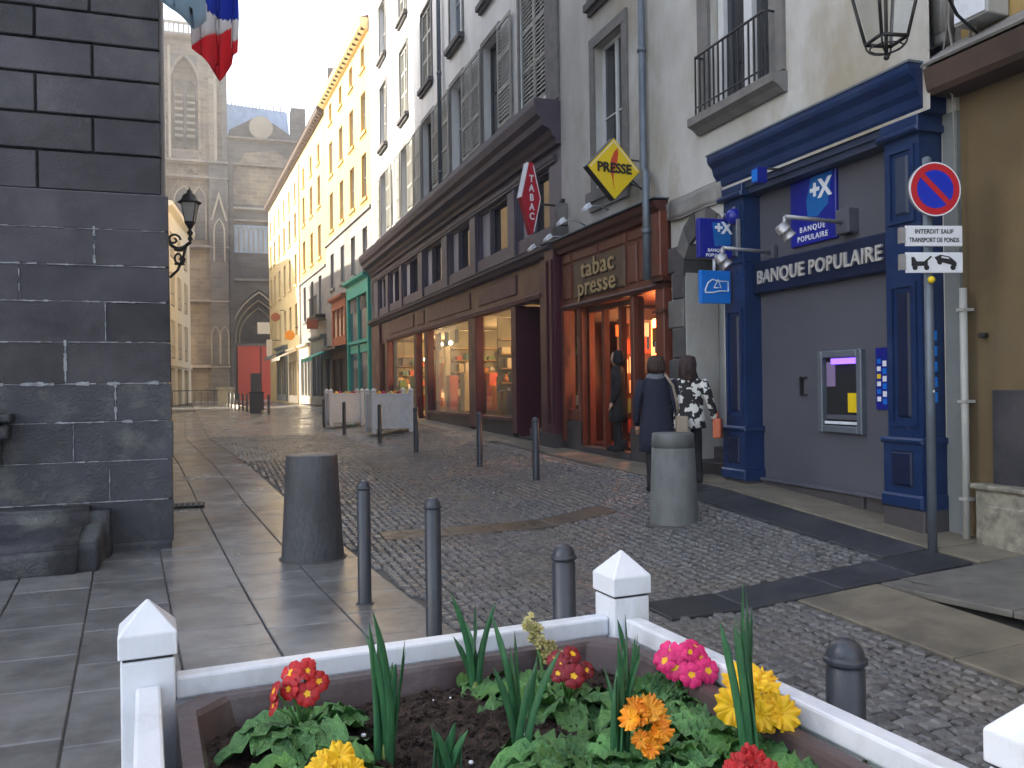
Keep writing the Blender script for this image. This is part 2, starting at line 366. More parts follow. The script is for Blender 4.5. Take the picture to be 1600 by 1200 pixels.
part('sett_paving', far, m_sett_far, road, kind='stuff')
pave = single('pavement', sheet(None, -14, 2.2, -3, 92, .6, .5, -.012), m_joint, kind='structure')
def quad_slab(mb, pts, top, th=.03, b=.006):
    """slab through four ground corners, bevelled top"""
    c = Vector((sum(p[0] for p in pts)/4, sum(p[1] for p in pts)/4, 0))
    lo = [(p[0], p[1], zg(*p)+top-th) for p in pts]; mid = [(p[0], p[1], zg(*p)+top-b) for p in pts]
    hi = []
    for p in pts:
        d = Vector((p[0]-c.x, p[1]-c.y)); q = d*(1-b/max(.05, d.length)*1.4); x, y = c.x+q.x, c.y+q.y; hi.append((x, y, zg(x, y)+top))
    mb.add(lo+mid+hi, [(0,1,5,4),(1,2,6,5),(2,3,7,6),(3,0,4,7),(4,5,9,8),(5,6,10,9),(6,7,11,10),(7,4,8,11),(8,9,10,11)])
    return mb
W = .56; nsl = 0; rest = MB()
for i in range(-1, 22):
    y = -1.0+rnd.random()*.5
    while y < 46:
        ln = rnd.choice([.45,.5,.6,.62,.75,.85]); xa, xb = i*W, (i+1)*W
        g = .005
        P4 = [(slab_edge(y+g)-xb+g, y+g), (slab_edge(y+g)-xa-g, y+g), (slab_edge(y+ln-g)-xa-g, y+ln-g), (slab_edge(y+ln-g)-xb+g, y+ln-g)]
        if i == -1:
            y += ln; continue
        cx, cy = P4[0][0]+.28, y+ln/2
        vis = (cy > 3.0 and cx > cy*-.42-.1 and (cy < 9.6 or cx > -1.2)) and cy < 30
        if cy > 9.3 and cx < -1.8: y += ln; continue
        if vis and nsl < 300:
            quad_slab(MB(), P4, .006+rnd.random()*.003)
            part('flagstone', quad_slab(MB(), P4, .006+rnd.random()*.003), m_flag, pave); nsl += 1
        else: quad_slab(rest, P4, .006)
        y += ln
part('flagstones', rest, m_flag, pave, kind='stuff')
# setts (small cobbles) laid in arcs
def sett_region(x, y):
    if x < slab_edge(y)+.03 or x > 5.95: return False
    if 5.02 < y < 5.5 and 2.9 < x: return False
    if y < 9.4 and x > 5.6: return False
    if y > 5.5 and y < 9.3 and x > 5.13: return False
    if y >= 9.3 and x > 5.45-(y-9.3)*.02: return False
    if y <= 5.02 and x > 3.88-(y-5)*.02*-1: return False
    if 8.55 < y < 9.05 and 1.6 < x < 4.3: return False
    return y < 24
def sett_shape(seed):
    q = random.Random(seed); s = .0375; o = []
    pts = [(-s,-s),(s,-s),(s,s),(-s,s)]; pts = [(a*(.86+q.random()*.2), b*(.86+q.random()*.2)) for a, b in pts]
    for a, b in pts: o.append((a, b, -.03))
    for a, b in pts: o.append((a, b, .004))
    for a, b in pts: o.append((a*.7, b*.7, .016+q.random()*.004))
    return o, [(0,1,5,4),(1,2,6,5),(2,3,7,6),(3,0,4,7),(4,5,9,8),(5,6,10,9),(6,7,11,10),(7,4,8,11),(8,9,10,11)]
SH = [sett_shape(k) for k in range(8)]; SM = []
for vv, ff in SH: SM.append(MB().add(vv, ff).mesh('sett', m_cobble))
sett_pos = []
for j in range(-4, 290):
    for i in range(0, 80):
        x = -.4+i*.083+rnd.uniform(-.010, .010); u = ((x+.3) % 1.35)/1.35*2-1
        y = j*.083+.30*(1-u*u)+rnd.uniform(-.009, .009)
        if y > 1.6 and sett_region(x, y): sett_pos.append((x, y, rnd.randrange(8), rnd.uniform(-.25, .25)-u*.25))
def near_rank(p):
    x, y = p[0], p[1]; d = math.hypot(x, y); ang = math.degrees(math.atan2(x, y))
    return d if (-10 < ang < 50 and y > 2.95 and d > 3.3) else 99+d
sett_pos.sort(key=near_rank)
rest = MB()
for k, (x, y, m_, a) in enumerate(sett_pos):
    z = zg(x, y)+rnd.uniform(-.003, .003)
    if k < 300:
        o = part('sett', SM[m_], None, road, at=(x, y, z)); o.rotation_euler = (rnd.uniform(-.05,.05), rnd.uniform(-.05,.05), a)
    else:
        ca, sa = math.cos(a), math.sin(a); tx, ty = rnd.uniform(-.06,.06), rnd.uniform(-.06,.06)
        rest.add([(x+p[0]*ca-p[1]*sa, y+p[0]*sa+p[1]*ca, z+p[2]+p[0]*tx+p[1]*ty) for p in SH[m_][0]], SH[m_][1])
m_cob_rest = M('granite_setts', (.18,.176,.173), (.092,.091,.094), .26, 11, .25, 120, rvar=.16, rscale=.9, c3=(.17,.15,.12), s3=.5)
part('setts', rest, m_cob_rest, road, kind='stuff')
def band_slabs(x0, x1, y0, y1, ln, alongx, mat_, top, name='paving_slab'):
    a = x0 if alongx else y0; end = x1 if alongx else y1
    while a < end-.08:
        b = min(end, a+ln*rnd.uniform(.8, 1.25)); g = .004
        P4 = [(a+g, y0+g), (b-g, y0+g), (b-g, y1-g), (a+g, y1-g)] if alongx else [(x0+g, a+g), (x1-g, a+g), (x1-g, b-g), (x0+g, b-g)]
        part(name, quad_slab(MB(), P4, top+rnd.random()*.003), mat_, road); a = b
band_slabs(5.15, 5.62, 5.52, 9.6, .75, False, m_band, .012)
band_slabs(5.65, 6.5, 5.03, 5.5, .9, True, m_strip, .014, 'kerb_slab')
band_slabs(2.9, 5.64, 5.03, 5.5, .7, True, m_band, .012)
band_slabs(1.65, 4.3, 8.58, 9.03, .62, True, m_patch, .012)
band_slabs(5.47, 5.98, 9.6, 33, 1.1, False, m_strip, .014, 'kerb_slab')
band_slabs(5.64, 6.35, 5.52, 9.55, .9, False, m_strip, .016, 'kerb_slab')
band_slabs(3.9, 4.62, -.5, 5.0, .85, False, m_strip, .014, 'kerb_slab')
# raised pavement on the right
def side_z(x, y): return .105+(x-4.7)*.055+.062*max(0, 4.9-y)
sw = MB()
for j in range(12):
    for i in range(6):
        xa, xb = 4.84+(6.9-4.84)*i/6, 4.84+(6.9-4.84)*(i+1)/6; ya, yb = -1+6.02*j/12, -1+6.02*(j+1)/12
        sw.add([(xa,ya,side_z(xa,ya)),(xb,ya,side_z(xb,ya)),(xb,yb,side_z(xb,yb)),(xa,yb,side_z(xa,yb))], [(0,1,2,3)])
side = single('side_pavement', sw, m_side, kind='structure')
y = -1
while y < 4.95:
    yb = min(5.0, y+.98)
    k = MB(); x0, x1 = 4.64, 4.84
    zz = max(.05, .035)
    k.add([(x0,y+.004,side_z(4.7,y)-.045),(x1,y+.004,side_z(x1,y)-.045),(x1,yb-.004,side_z(x1,yb)-.045),(x0,yb-.004,side_z(4.7,yb)-.045),(x0,y+.004,side_z(4.7,y)+.003),(x1,y+.004,side_z(x1,y)+.003),(x1,yb-.004,side_z(x1,yb)+.003),(x0,yb-.004,side_z(4.7,yb)+.003)],
          [(0,3,2,1),(4,5,6,7),(0,1,5,4),(1,2,6,5),(2,3,7,6),(3,0,4,7)])
    part('kerb_stone', k, m_side, side, bevel=.01); y = yb
part('kerb_recess', MB().box(4.73,4.83,-1,4.98,-.1,.06), m_dark, side)
# ================================================================== LEFT LAVA-STONE BUILDING
b = thing('stone_building', 'big dark lava-stone block building at the left edge with pale mortar joints', 'building', (-.4, 9.0, 0.03), R(180), auth=(-.4+.4, 0, .03))
# author space: x = distance to the left of the corner, y = out towards the camera, z up
HB = 17
body = MB().add([(0.05,-.12,0),(30,-.12,0),(30,-.12,HB),(0.05,-.12,HB),(.98,-21,0),(30,-21,0),(30,-21,HB),(.98,-21,HB)],
    [(0,1,2,3),(5,4,7,6),(4,0,3,7),(1,5,6,2),(3,2,6,7),(0,4,5,1)])
part('wall', body, m_mortar, b)
part('mortar_bed', MB().box(.02,3.0,-.11,-.009,.1,3.53), m_mortar, b)
course_z = [.12,.54,.93,1.31,1.68,2.08,2.47,2.82,3.17,3.53,3.91,4.26,4.64,4.97,5.27,5.62,5.97]
joints = {0:[.95],1:[.55],2:[.86,2.1],3:[.49,1.9],4:[.92,2.2],5:[.57,1.7],6:[.66,2.0],7:[1.2],8:[1.75],9:[1.14],10:[.66,1.9],11:[1.15],12:[.66,1.8],13:[1.12],14:[.62,1.7],15:[1.1]}
joints = {0:[.95,2.0],1:[.55,1.6],2:[.86,2.1],3:[.49,1.9],4:[.92,2.2],5:[.57,1.7],6:[1.3],7:[.66,2.0],8:[1.55],9:[1.14,2.3],10:[.66,1.9],11:[1.15,2.2],12:[.66,1.8],13:[1.15,2.2],14:[.68,1.9],15:[1.1]}
JN = [.95-.4+.0]*0
for k in range(16):
    z0, z1 = course_z[k], course_z[k+1]; upper = z0 > 3.5
    inset = .06 if upper else .0; out = -.03 if upper else .0
    xs = [inset if upper else (-.015*(3.5-z0)/3.5)]+joints[k]+[3.0]
    if k in (2,): xs[0] -= .01
    g = .006 if not upper else .011
    for a, c in zip(xs, xs[1:]):
        st = MB().bev(a+(g if a > .2 else 0), c-g, -.13, out+rnd.uniform(0,.008), z0+g, z1-g, .009 if upper else .004)
        part('stone_block', st, m_lava if z0 > 1.5 else m_lava_wet, b)
part('joint_shadow', MB().box(.075, 3.0, -.118, -.075, 3.54, 5.96), m_mortar_d, b)
ml_ = MB(); q0 = random.Random(4)
m_mortar_l = M('pale_lime_mortar', (.42,.43,.46), (.20,.21,.23), .95, 14, .5, 90)
for k in range(9):
    zj = course_z[k]; x = .03
    heavy = {4:.010,3:.007,6:.004,7:.004,8:.003,5:.003}.get(k, .003)
    while x < 2.4:
        l_ = q0.uniform(.03,.10); h_ = heavy*q0.uniform(.2,2.0)+.001
        if q0.random() < .84: ml_.prism([(x,zj-h_),(x+l_*.5,zj-h_*q0.uniform(.5,1.3)),(x+l_,zj-h_*.7),(x+l_,zj+h_*.6),(x+l_*.4,zj+h_*q0.uniform(.5,1.4)),(x,zj+h_)], -.01, .0115)
        x += l_
    for xj in joints[k]:
        z_ = zj+.02
        while z_ < course_z[k+1]-.02:
            l_ = q0.uniform(.03,.08); h_ = (.009 if k in (4,3,7) else .004)*q0.uniform(.3,1.8)
            if q0.random() < .85: ml_.prism([(xj-h_,z_),(xj+h_*.8,z_),(xj+h_,z_+l_),(xj-h_*.7,z_+l_)], -.01, .0118)
            z_ += l_
part('mortar_remains', ml_, m_mortar_l, b, kind='stuff')
hi = MB()
z = 5.97; kk = 0
while z < HB-.4:
    x = .06 if kk % 2 == 0 else .06
    off = .7 if kk % 2 else 1.15
    while x < 3.0: hi.bev(x+.01, min(3, x+off)-.01, -.13, -.03, z+.01, z+.36, .012); x += off
    z += .38; kk += 1
part('upper_stone_blocks', hi, m_lava, b, kind='stuff')
part('cornice', MB().profile([(-.3,16.2),(.35,16.5),(.45,17.1),(-.3,17.1)], -.35, 30), m_lava, b)
# base: low plinth and shelf blocks
part('plinth', MB().bev(-.0, 3.2, -.1, .05, -.05, .13, .02), m_lava_wet, b)
# worn stone step against the wall
st = thing('stone_step', 'worn low lava-stone block lying against the foot of the dark stone wall', 'stone block', (-1.6, 8.6, .03), 0, auth=(-1.6, 8.6, .03))
def rough_block(x0, x1, y0, y1, z0, z1, sub, seed, amp=.02, slope=0):
    mb = MB(); q = random.Random(seed)
    bm_ = bmesh.new(); bmesh.ops.create_cube(bm_, size=1); bmesh.ops.bevel(bm_, geom=bm_.edges[:], offset=.08, segments=2, affect='EDGES'); bmesh.ops.subdivide_edges(bm_, edges=bm_.edges[:], cuts=sub, use_grid_fill=True)
    for v in bm_.verts:
        p = Vector(((v.co.x+.5)*(x1-x0)+x0, (v.co.y+.5)*(y1-y0)+y0, (v.co.z+.5)*(z1-z0)+z0))
        n = noise.noise_vector(p*2.3+Vector((seed*9.1, 0, 0)))*amp; v.co = p+n
        if slope: v.co.z -= slope*max(0, (y0+.75*(y1-y0)-p.y))*(p.z-z0)/(z1-z0)
    bm_.verts.index_update(); vs_ = [tuple(v.co) for v in bm_.verts]; fs_ = [tuple(v.index for v in f_.verts) for f_ in bm_.faces]; bm_.free()
    return mb.add(vs_, fs_, True)
part('block', rough_block(-3.0, -.97, 8.12, 8.96, -.02, .42, 4, 3, .035, .25), m_lava_wet, st)
part('riser', rough_block(-3.0, -.93, 8.72, 9.0, .0, .52, 3, 5, .02), m_lava_wet, st)
lg = thing('stone_ledge', 'small moulded stone ledge jutting from the wall at the left edge', 'ledge', (-2.2, 8.9, 1.2), 0, auth=(-2.2, 8.9, 1.2))
part('top_slab', rough_block(-2.8, -1.74, 8.72, 8.99, 1.33, 1.42, 2, 8, .008), m_lava_wet, lg)
part('moulding', rough_block(-2.8, -1.77, 8.78, 8.99, 1.17, 1.325, 2, 9, .015), m_lava_wet, lg)
part('corbel', rough_block(-2.8, -1.84, 8.84, 8.99, .92, 1.165, 2, 11, .02), m_lava_wet, lg)
gr = thing('drain_grate', 'small dark iron drain grate at the foot of the dark stone wall', 'grate', (-.32, 11.7, zg(-.3,11.7)+.012), 0, auth=(0,0,0))
part('frame', MB().box(-.2,.2,-.2,.2,0,.008), m_dark, gr)
for i in range(6): part('bar', MB().box(-.19+i*.068,-.16+i*.068,-.19,.19,.009,.018), m_blk, gr)
# houses hidden behind the stone building (they shade the street)
rw = thing('terrace_house', 'plain cream terrace house behind the dark stone building', 'house', (-9, 42, .3), 0, auth=(-9,42,.3))
part('wall', MB().box(-16, -3.2, 31, 54, .2, 12.2), m_cream_pl, rw)
part('roof', MB().prism([(-16.4,12.2),(-2.8,12.2),(-6,13.6),(-13,13.6)], 31, 54), m_slate, rw)
# ================================================================== facade helpers
class Facade:
    """right-hand house fronts: author x = along the street, y = out into the street, z = up (world heights)"""
    def __init__(s, name, label, cat, x0, y0, rot, s0, z0, world_s):
        s.t = thing(name, label, cat, (x0, y0, z0), rot, auth=(s0, 0, z0))
def sash(w, h, mull=True, rows=3, t=.05):
    mb = MB(); mb.box(-w/2, -w/2+t, -.03, .03, 0, h).box(w/2-t, w/2, -.03, .03, 0, h).box(-w/2+t, w/2-t, -.03, .03, 0, t).box(-w/2+t, w/2-t, -.03, .03, h-t, h)
    if mull: mb.box(-t*.6, t*.6, -.028, .032, t, h-t)
    for k in range(1, rows):
        mb.box(-w/2+t, w/2-t, -.018, .018, h*k/rows-.012, h*k/rows+.012)
    return mb
_wc = {}
def window(parent, x, z, w, h, y=-.18, mat_f=None, mat_p=None, rows=3, sill=None, sillm=None, mull=True, surround=None, sm=None, label=None):
    key = (round(w,2), round(h,2), mat_f.name, mat_p.name, rows, mull)
    if key not in _wc:
        _wc[key] = (sash(w, h, mull, rows).mesh('window', mat_f), MB().box(-w/2+.03, w/2-.03, -.012, -.004, .03, h-.03).mesh('pane', mat_p))
    o = part('window', _wc[key][0], None, parent, at=(x, y, z), label=label)
    part('pane', _wc[key][1], None, o, at=(x, y, z))
    if sill: part('sill', MB().box(x-w/2-.12, x+w/2+.12, y, sill, z-.16, z-.04).box(x-w/2-.08, x+w/2+.08, y, sill-.06, z-.24, z-.162), sillm or m_trim_d, o)
    if surround:
        s_ = surround; q = MB().box(x-w/2-s_, x-w/2, .002, .035, z-.03, z+h).box(x+w/2, x+w/2+s_, .002, .035, z-.03, z+h).box(x-w/2-s_, x+w/2+s_, .002, .04, z+h, z+h+s_)
        part('surround', q, sm or m_trim, o)
    return o
def shutter_mb(w, h, rails=3):
    mb = MB().box(0, .06, 0, .035, 0, h).box(w-.06, w, 0, .035, 0, h)
    for k in range(rails+1):
        zc = .04+(h-.08)*k/rails; mb.box(.06, w-.06, .002, .034, zc-.04, zc+.04)
    n = int(h/.085)
    for k in range(n):
        zc = .05+(h-.1)*(k+.5)/n
        if min(abs(zc-(.04+(h-.08)*j/rails)) for j in range(rails+1)) < .06: continue
        mb.add([(.06,.004,zc+.03),(w-.06,.004,zc+.03),(w-.06,.03,zc-.03),(.06,.03,zc-.03),(.06,.008,zc+.036),(w-.06,.008,zc+.036),(w-.06,.034,zc-.024),(.06,.034,zc-.024)],
               [(0,1,2,3),(7,6,5,4),(0,4,5,1),(1,5,6,2),(2,6,7,3),(3,7,4,0)])
    return mb
_sc = {}
def shutter(parent, x, z, w, h, y=.012, mat_=None, ang=0, rails=3):
    key = (round(w,2), round(h,2), mat_.name)
    if key not in _sc: _sc[key] = shutter_mb(w, h, rails).mesh('shutter', mat_)
    return part('shutter', _sc[key], None, parent, at=(x, y, z))
def roomlight(name, loc, e, c=(1,.66,.3), r=.12):
    l = bpy.data.lights.new(name, 'POINT'); l.energy = e; l.color = c; l.shadow_soft_size = r
    o = bpy.data.objects.new(name, l); COL.objects.link(o); o.location = loc; return o
# ================================================================== WHITE HOUSE WITH THE MAROON SHOP
wh = thing('white_house', 'tall white plastered house with grey shutters above a dark maroon shopfront', 'building', (6, 14.12, .5), R(90), auth=(14.12,0,.5))
S0, S1 = 14.12, 33.3; TOP = 19.6
opn2 = [(17.5,18.62),(20.3,21.4),(23.35,24.6),(26.55,27.6),(30.05,31.2)]
closed2 = (14.75,16.15)
cols = [(14.9,16.0),(17.45,18.65),(20.25,21.4),(23.4,24.6),(26.55,27.65),(30.0,31.15)]
holes = [(a,c,7.22,9.45) for a, c in opn2]+[(closed2[0],closed2[1],7.1,9.6)]
for (a, c) in cols: holes += [(a,c,10.45,12.7),(a,c,13.7,15.7),(a,c,16.7,18.4)]
part('wall', MB().wall(S0, S1, 6.78, TOP, holes, 0, .24).box(S0,S1,-9,-.3,6.78,TOP).box(S0,S1,-9,-3.4,0,6.78), m_white_pl, wh)
part('corner_pier', MB().box(S0+.0,S0+.55,.003,.05,6.82,TOP), m_trim, wh)
for i, (a, c) in enumerate(opn2):
    w_ = window(wh, (a+c)/2, 7.24, c-a, 2.2, -.2, m_sashw if i == 1 else m_trim_d, m_pane, rows=2, surround=.12)
    shutter(w_, a-.92, 7.2, .84, 2.25, .045, m_shutter); shutter(w_, c+.10, 7.2, .84, 2.25, .045, m_shutter)
def closed(parent, a, c, z, h, sill=True):
    w_ = window(parent, (a+c)/2, z, c-a, h, -.2, m_sashw, m_pane, rows=2, surround=.10, sill=.14 if sill else None)
    shutter(w_, a+.01, z+.01, (c-a)/2-.015, h-.03, -.06, m_shutter); shutter(w_, (a+c)/2+.005, z+.01, (c-a)/2-.015, h-.03, -.06, m_shutter)
closed(wh, *closed2, 7.12, 2.46, False)
for i, (a, c) in enumerate(cols):
    if i == 2:
        window(wh, (a+c)/2, 10.47, c-a, 2.2, -.15, m_sashw, m_pane_b, rows=2, sill=.16, surround=.1)
    elif i == 5: 
        w_ = window(wh, (a+c)/2, 10.47, c-a, 2.2, -.15, m_sashw, m_pane, rows=2, sill=.16, surround=.1)
        shutter(w_, a+.01, 10.49, (c-a)/2-.015, 2.1, -.06, m_shutter)
    else: closed(wh, a, c, 10.47, 2.22)
    for z, h in ((13.72,1.95),(16.72,1.65)):
        if (i+int(z)) % 3 == 0: window(wh, (a+c)/2, z, c-a, h, -.15, m_sashw, m_pane, rows=2, sill=.14, surround=.1)
        else: closed(wh, a, c, z, h)
part('eave', MB().profile([(-.2,19.55),(.45,19.8),(.5,20.0),(-.2,20.6)], S0-.1, S1+.1), m_eave, wh)
dp = thing('downpipe', 'grey zinc downpipe running down the white shuttered house', 'downpipe', (6-.1, 22.25, 6.9), 0, auth=(0,0,0))
part('pipe', MB().tube([(0,0,.0),(0,0,12)], .06, 10), m_zinc, dp)
for z in (.5,3.2,6,9): part('pipe_collar', MB().cyl((0,0,z),(0,0,z+.08),.075,n=10), m_zinc, dp)
# shopfront
sf = part('shop_front', MB().profile([(-.02,6.0),(.07,6.0),(.09,6.08),(.16,6.14),(.2,6.24),(.36,6.3),(.38,6.42),(.46,6.5),(.5,6.66),(.5,6.78),(-.02,6.78)], S0, S1+.2), m_cornice, wh, label='deep dark mauve cornice and frames')
mz = [(17.15,19.3),(20.0,21.9),(22.7,24.75),(25.6,27.7),(28.4,30.0),(30.8,32.0),(14.75,16.5)]
part('mezzanine_wall', MB().wall(S0, S1, 4.24, 6.0, [(a,c,4.6,5.72) for a, c in mz], -.02, .22), m_mauve, sf)
part('architrave', MB().box(S0+.3,S1,-.018,.035,5.80,5.88).box(S0+.3,S1,-.018,.02,5.74,5.797), m_cornice, sf)
for a, c in mz:
    w_ = part('window', MB().box(a,a+.05,-.2,-.08,4.6,5.72).box(c-.05,c,-.2,-.08,4.6,5.72).box(a+.05,c-.05,-.2,-.08,5.67,5.72).box(c-.52*(c-a)/2.1-.28,c-.52*(c-a)/2.1-.22,-.19,-.07,4.6,5.67), m_mauve, sf)
    part('pane', MB().box(a+.05,c-.05,-.215,-.2,4.6,5.7), m_pane, w_)
    part('blind', MB().box(c-.6*(c-a)/2.1-.12,c-.06,-.197,-.13,4.62,5.66), m_curtain, w_)
    part('pilaster_strip', MB().bev(c+.08,c+.2,-.018,.03,4.3,5.72,.01), m_mauve, w_)
part('ledge', MB().profile([(-.02,4.0),(.12,4.02),(.16,4.1),(.22,4.13),(.22,4.2),(-.02,4.26)], S0+.2, S1), m_cornice, sf)
part('ledge_capping', MB().profile([(.0,4.264),(.235,4.205),(.24,4.225),(0,4.285)], S0+.2, S1), m_zinc, sf)
part('fascia', MB().box(S0+.3, S1, -.05, .0, 3.25, 4.0), m_maroon, sf)
for a, c in ((15.5,19.2),(19.9,24.1),(24.7,25.6),(26.1,30.0)):
    if a == 15.5: a = 16.55
    part('sign_panel', MB().bev(a,c,.001,.03,3.50,3.92,.02), m_maroon_pan, sf)
part('lower_moulding', MB().profile([(-.02,3.26),(.10,3.28),(.12,3.36),(.03,3.40),(-.02,3.40)], S0+.9, 30.3), m_maroon_pan, sf)
mull = [(30.25,30.6),(25.65,25.95),(24.2,24.55),(19.35,19.95),(16.5,16.8)]
for a, c in mull: part('mullion', MB().bev(a,c,-.15,.06,.62,3.27,.012), m_maroon, sf)
part('pilaster', MB().bev(S0+.03,S0+.5,-.1,.16,.45,4.1,.02).bev(S0+.56,S0+.95,-.1,.08,.45,4.0,.02).bev(S0+.1,S0+.2,.165,.19,.9,3.9,.01).bev(S0+.33,S0+.43,.165,.19,.9,3.9,.01), m_maroon, sf)
part('pilaster', MB().bev(31.6,S1-.05,-.1,.08,.65,4.0,.02), m_maroon, sf)
for a, c, zt in ((16.8,19.35,.86),(19.95,24.2,.86),(25.95,30.25,.9)):
    part('plinth', MB().box(a,c,-.2,.03,.4,zt), m_plinth, sf); part('sill', MB().box(a,c,-.18,.07,zt+.002,zt+.07), m_maroon, sf)
part('plinth', MB().box(S0,S0+1.0,-.1,.2,.3,.72), m_plinth, sf)
for a, c, z0 in ((16.8,19.35,.93),(19.95,24.2,.93),(25.95,30.25,.95)):
    part('shop_window', MB().box(a,c,-.075,-.065,z0,3.25), m_glass, sf)
# recessed doorways
d_ = part('door', MB().bev(15.55,16.5,-.75,-.70,.55,3.2,.02).box(16.49,16.52,-.7,.0,.5,3.26).box(15.12,15.16,-.7,.0,.5,3.26), m_maroon, sf)
part('door_step', MB().box(15.1,16.5,-.7,.02,.4,.56), m_plinth, sf)
d2 = part('door', MB().box(24.55,24.62,-.4,-.3,.7,3.2).box(25.58,25.65,-.4,-.3,.7,3.2).box(24.62,25.58,-.4,-.3,.7,1.15).box(24.62,25.58,-.4,-.3,2.75,2.83), m_maroon, sf)
part('pane', MB().box(24.62,25.58,-.36,-.35,1.15,2.75), m_glass, d2)
# shop interior
m_in_wall = M('shop_wall', (.27,.25,.20), (.16,.15,.12), .8, 2)
m_in_wood = M('light_shelf_wood', (.40,.22,.09), (.30,.16,.06), .6, 5)
ro = part('shop_room', MB().box(14.5,33,-3.3,-3.2,.5,3.4).box(14.5,33,-3.2,-.2,3.3,3.38).box(14.5,33,-3.2,-.22,.5,.72).box(14.45,14.5,-3.2,-.2,.5,3.4).box(25.75,25.82,-3.2,-.9,.72,3.3).box(19.5,19.56,-3.2,-1.4,.72,3.3).box(15.15,16.45,-3.2,-.78,.5,3.3), m_in_wall, wh)
PAL_ = 1
pal = [M('goods_%s' % n, c, rough=.6) for n, c in (('orange',(.55,.20,.05)),('cream',(.55,.47,.33)),('teal',(.08,.22,.24)),('red',(.45,.06,.04)),('green',(.12,.2,.08)),('dark',(.06,.05,.05)),('white',(.65,.63,.6)))]
for (a, c, dd) in ((17,19.2,-3.15),(20.2,22.4,-3.15),(26,29.8,-3.15),(22.6,24.0,-2.4)):
    sh = part('shelf', MB(), m_in_wood, ro) if False else None
    mbs = MB().box(a,a+.05,dd,dd+.35,.72,2.7).box(c-.05,c,dd,dd+.35,.72,2.7)
    for z in (1.1,1.5,1.9,2.3,2.65): mbs.box(a+.05,c-.05,dd,dd+.35,z,z+.03)
    sh = part('shelf', mbs, m_in_wood, ro)
    for z in (1.13,1.53,1.93,2.33):
        x = a+.1
        while x < c-.25:
            w_ = rnd.uniform(.1,.28); h_ = rnd.uniform(.12,.33)
            part('goods', MB().box(x,x+w_,dd+.05,dd+.3,z,z+h_), rnd.choice(pal), sh); x += w_+rnd.uniform(.02,.1)
for sp_, y0_, y1_ in ((19.5,-3.1,-.55),(24.35,-3.1,-.7),(30.7,-3.1,-.4),(16.86,-3.1,-.9)):
    pw_ = part('partition', MB().box(sp_,sp_+.05,y0_,y1_,.72,3.28), m_in_wall, ro)
    bd = MB()
    for z in (1.0,1.35,1.7,2.05,2.4,2.75): bd.box(sp_-.26,sp_-.001,y0_,y1_,z-.03,z-.003)
    sh = part('shelf', bd, m_in_wood, ro)
    for z in (1.0,1.35,1.7,2.05,2.4):
        y = y0_+.03
        while y < y1_-.2:
            w_ = rnd.uniform(.10,.26); h_ = rnd.uniform(.10,.29)
            part('goods', MB().box(sp_-.24,sp_-.03,y,y+w_,z,z+h_) if rnd.random() < .6 else MB().lathe([(.001,0),(w_*.35,.01),(w_*.4,h_*.5),(w_*.15,h_*.8),(w_*.2,h_)], (sp_-.13,y+w_/2,z), 8), rnd.choice(pal), sh); y += w_+rnd.uniform(.01,.07)
for k in range(60):
    a = rnd.choice([rnd.uniform(17,19.1), rnd.uniform(20.2,23.9), rnd.uniform(26.2,30)]); h_ = rnd.uniform(.25,1.1); w_ = rnd.uniform(.12,.45)
    y_ = rnd.uniform(-1.9,-.3); bx = MB().bev(a,a+w_,y_-.25,y_,.93,.93+h_,.02) if k % 2 else MB().lathe([(.02,0),(w_*.3,.02),(w_*.32,h_*.4),(w_*.15,h_*.7),(w_*.2,h_)],(a,y_,.93),12)
    part('display_item', bx, rnd.choice(pal), ro)
for (a, z, w_, h_, m_) in ((23.3,2.9,.28,.5,6),(22.5,2.93,.4,.4,2),(21.5,2.95,.36,.36,5),(20.9,1.7,.5,.9,2),(18.6,1.8,.55,.6,3),(17.3,2.2,.3,.5,1),(27.4,2.0,.5,.8,0)):
    part('poster', MB().box(a,a+w_,-.14,-.13,z-h_/2,z+h_/2) if z > 2.8 else MB().box(a,a+w_,-1.3,-1.28,z-h_/2,z+h_/2), pal[m_], ro)
for (a, y_, z) in ((17.6,-1.2,2.95),(18.7,-1.6,3.0),(21.2,-1.5,2.4),(22.8,-2,3.0),(24.0,-.6,2.9),(26.6,-1.0,3.0),(28.2,-1.6,2.9),(29.6,-1.2,2.6),(18.3,-.9,2.5),(25.1,-1.2,2.6)):
    part('bulb', MB().ball((a,y_,z),.06,8,6), m_lamp_w, ro)
for (y_, x_, e) in ((18.0,8.2,34),(22.0,8.0,26),(28.0,7.8,60),(25.1,7.6,16),(20.6,7.4,10)):
    roomlight('shop_lamp_light', (x_, y_, 2.8), e*2.2, (1,.56,.22))
# ================================================================== GREY HOUSE (newsagent, alley, bank)
gh = thing('grey_house', 'weathered grey plastered house over the newsagent, the arched alley and the blue bank', 'building', (6, 5.75, .15), R(90), auth=(5.75,0,.15))
G0, G1 = 5.78, 14.10; GT = 17.5
wins = [(11.62,12.62,4.78,7.15),(7.98,9.22,5.07,7.6),(11.7,12.7,7.95,10.2),(8.05,9.2,8.8,11),(11.7,12.7,11.2,13.2),(8.05,9.2,11.9,13.8)]
part('wall', MB().wall(G0, G1, 4.0, GT, wins, 0, .26).box(G0,G1,-9,-.3,4.2,GT).wall(9.02,10.3,.4,4.0,[(9.04,9.93,.3,3.45)],-.02,.5), m_grey_pl, gh)
part('wall', MB().box(10.3,G1,-9,-3.5,.2,4.2).box(G0,9.0,-9,-.36,0,4.2).box(10.25,10.32,-8,-.1,.3,4.2).box(8.97,9.03,-8,-.31,.3,4.2).box(9,10.3,-8.1,-8,.3,4.2).box(G0-.02,G0+.14,-.33,-.27,.1,4.3), m_grey_pl, gh)
a, c, z0, z1 = wins[0]
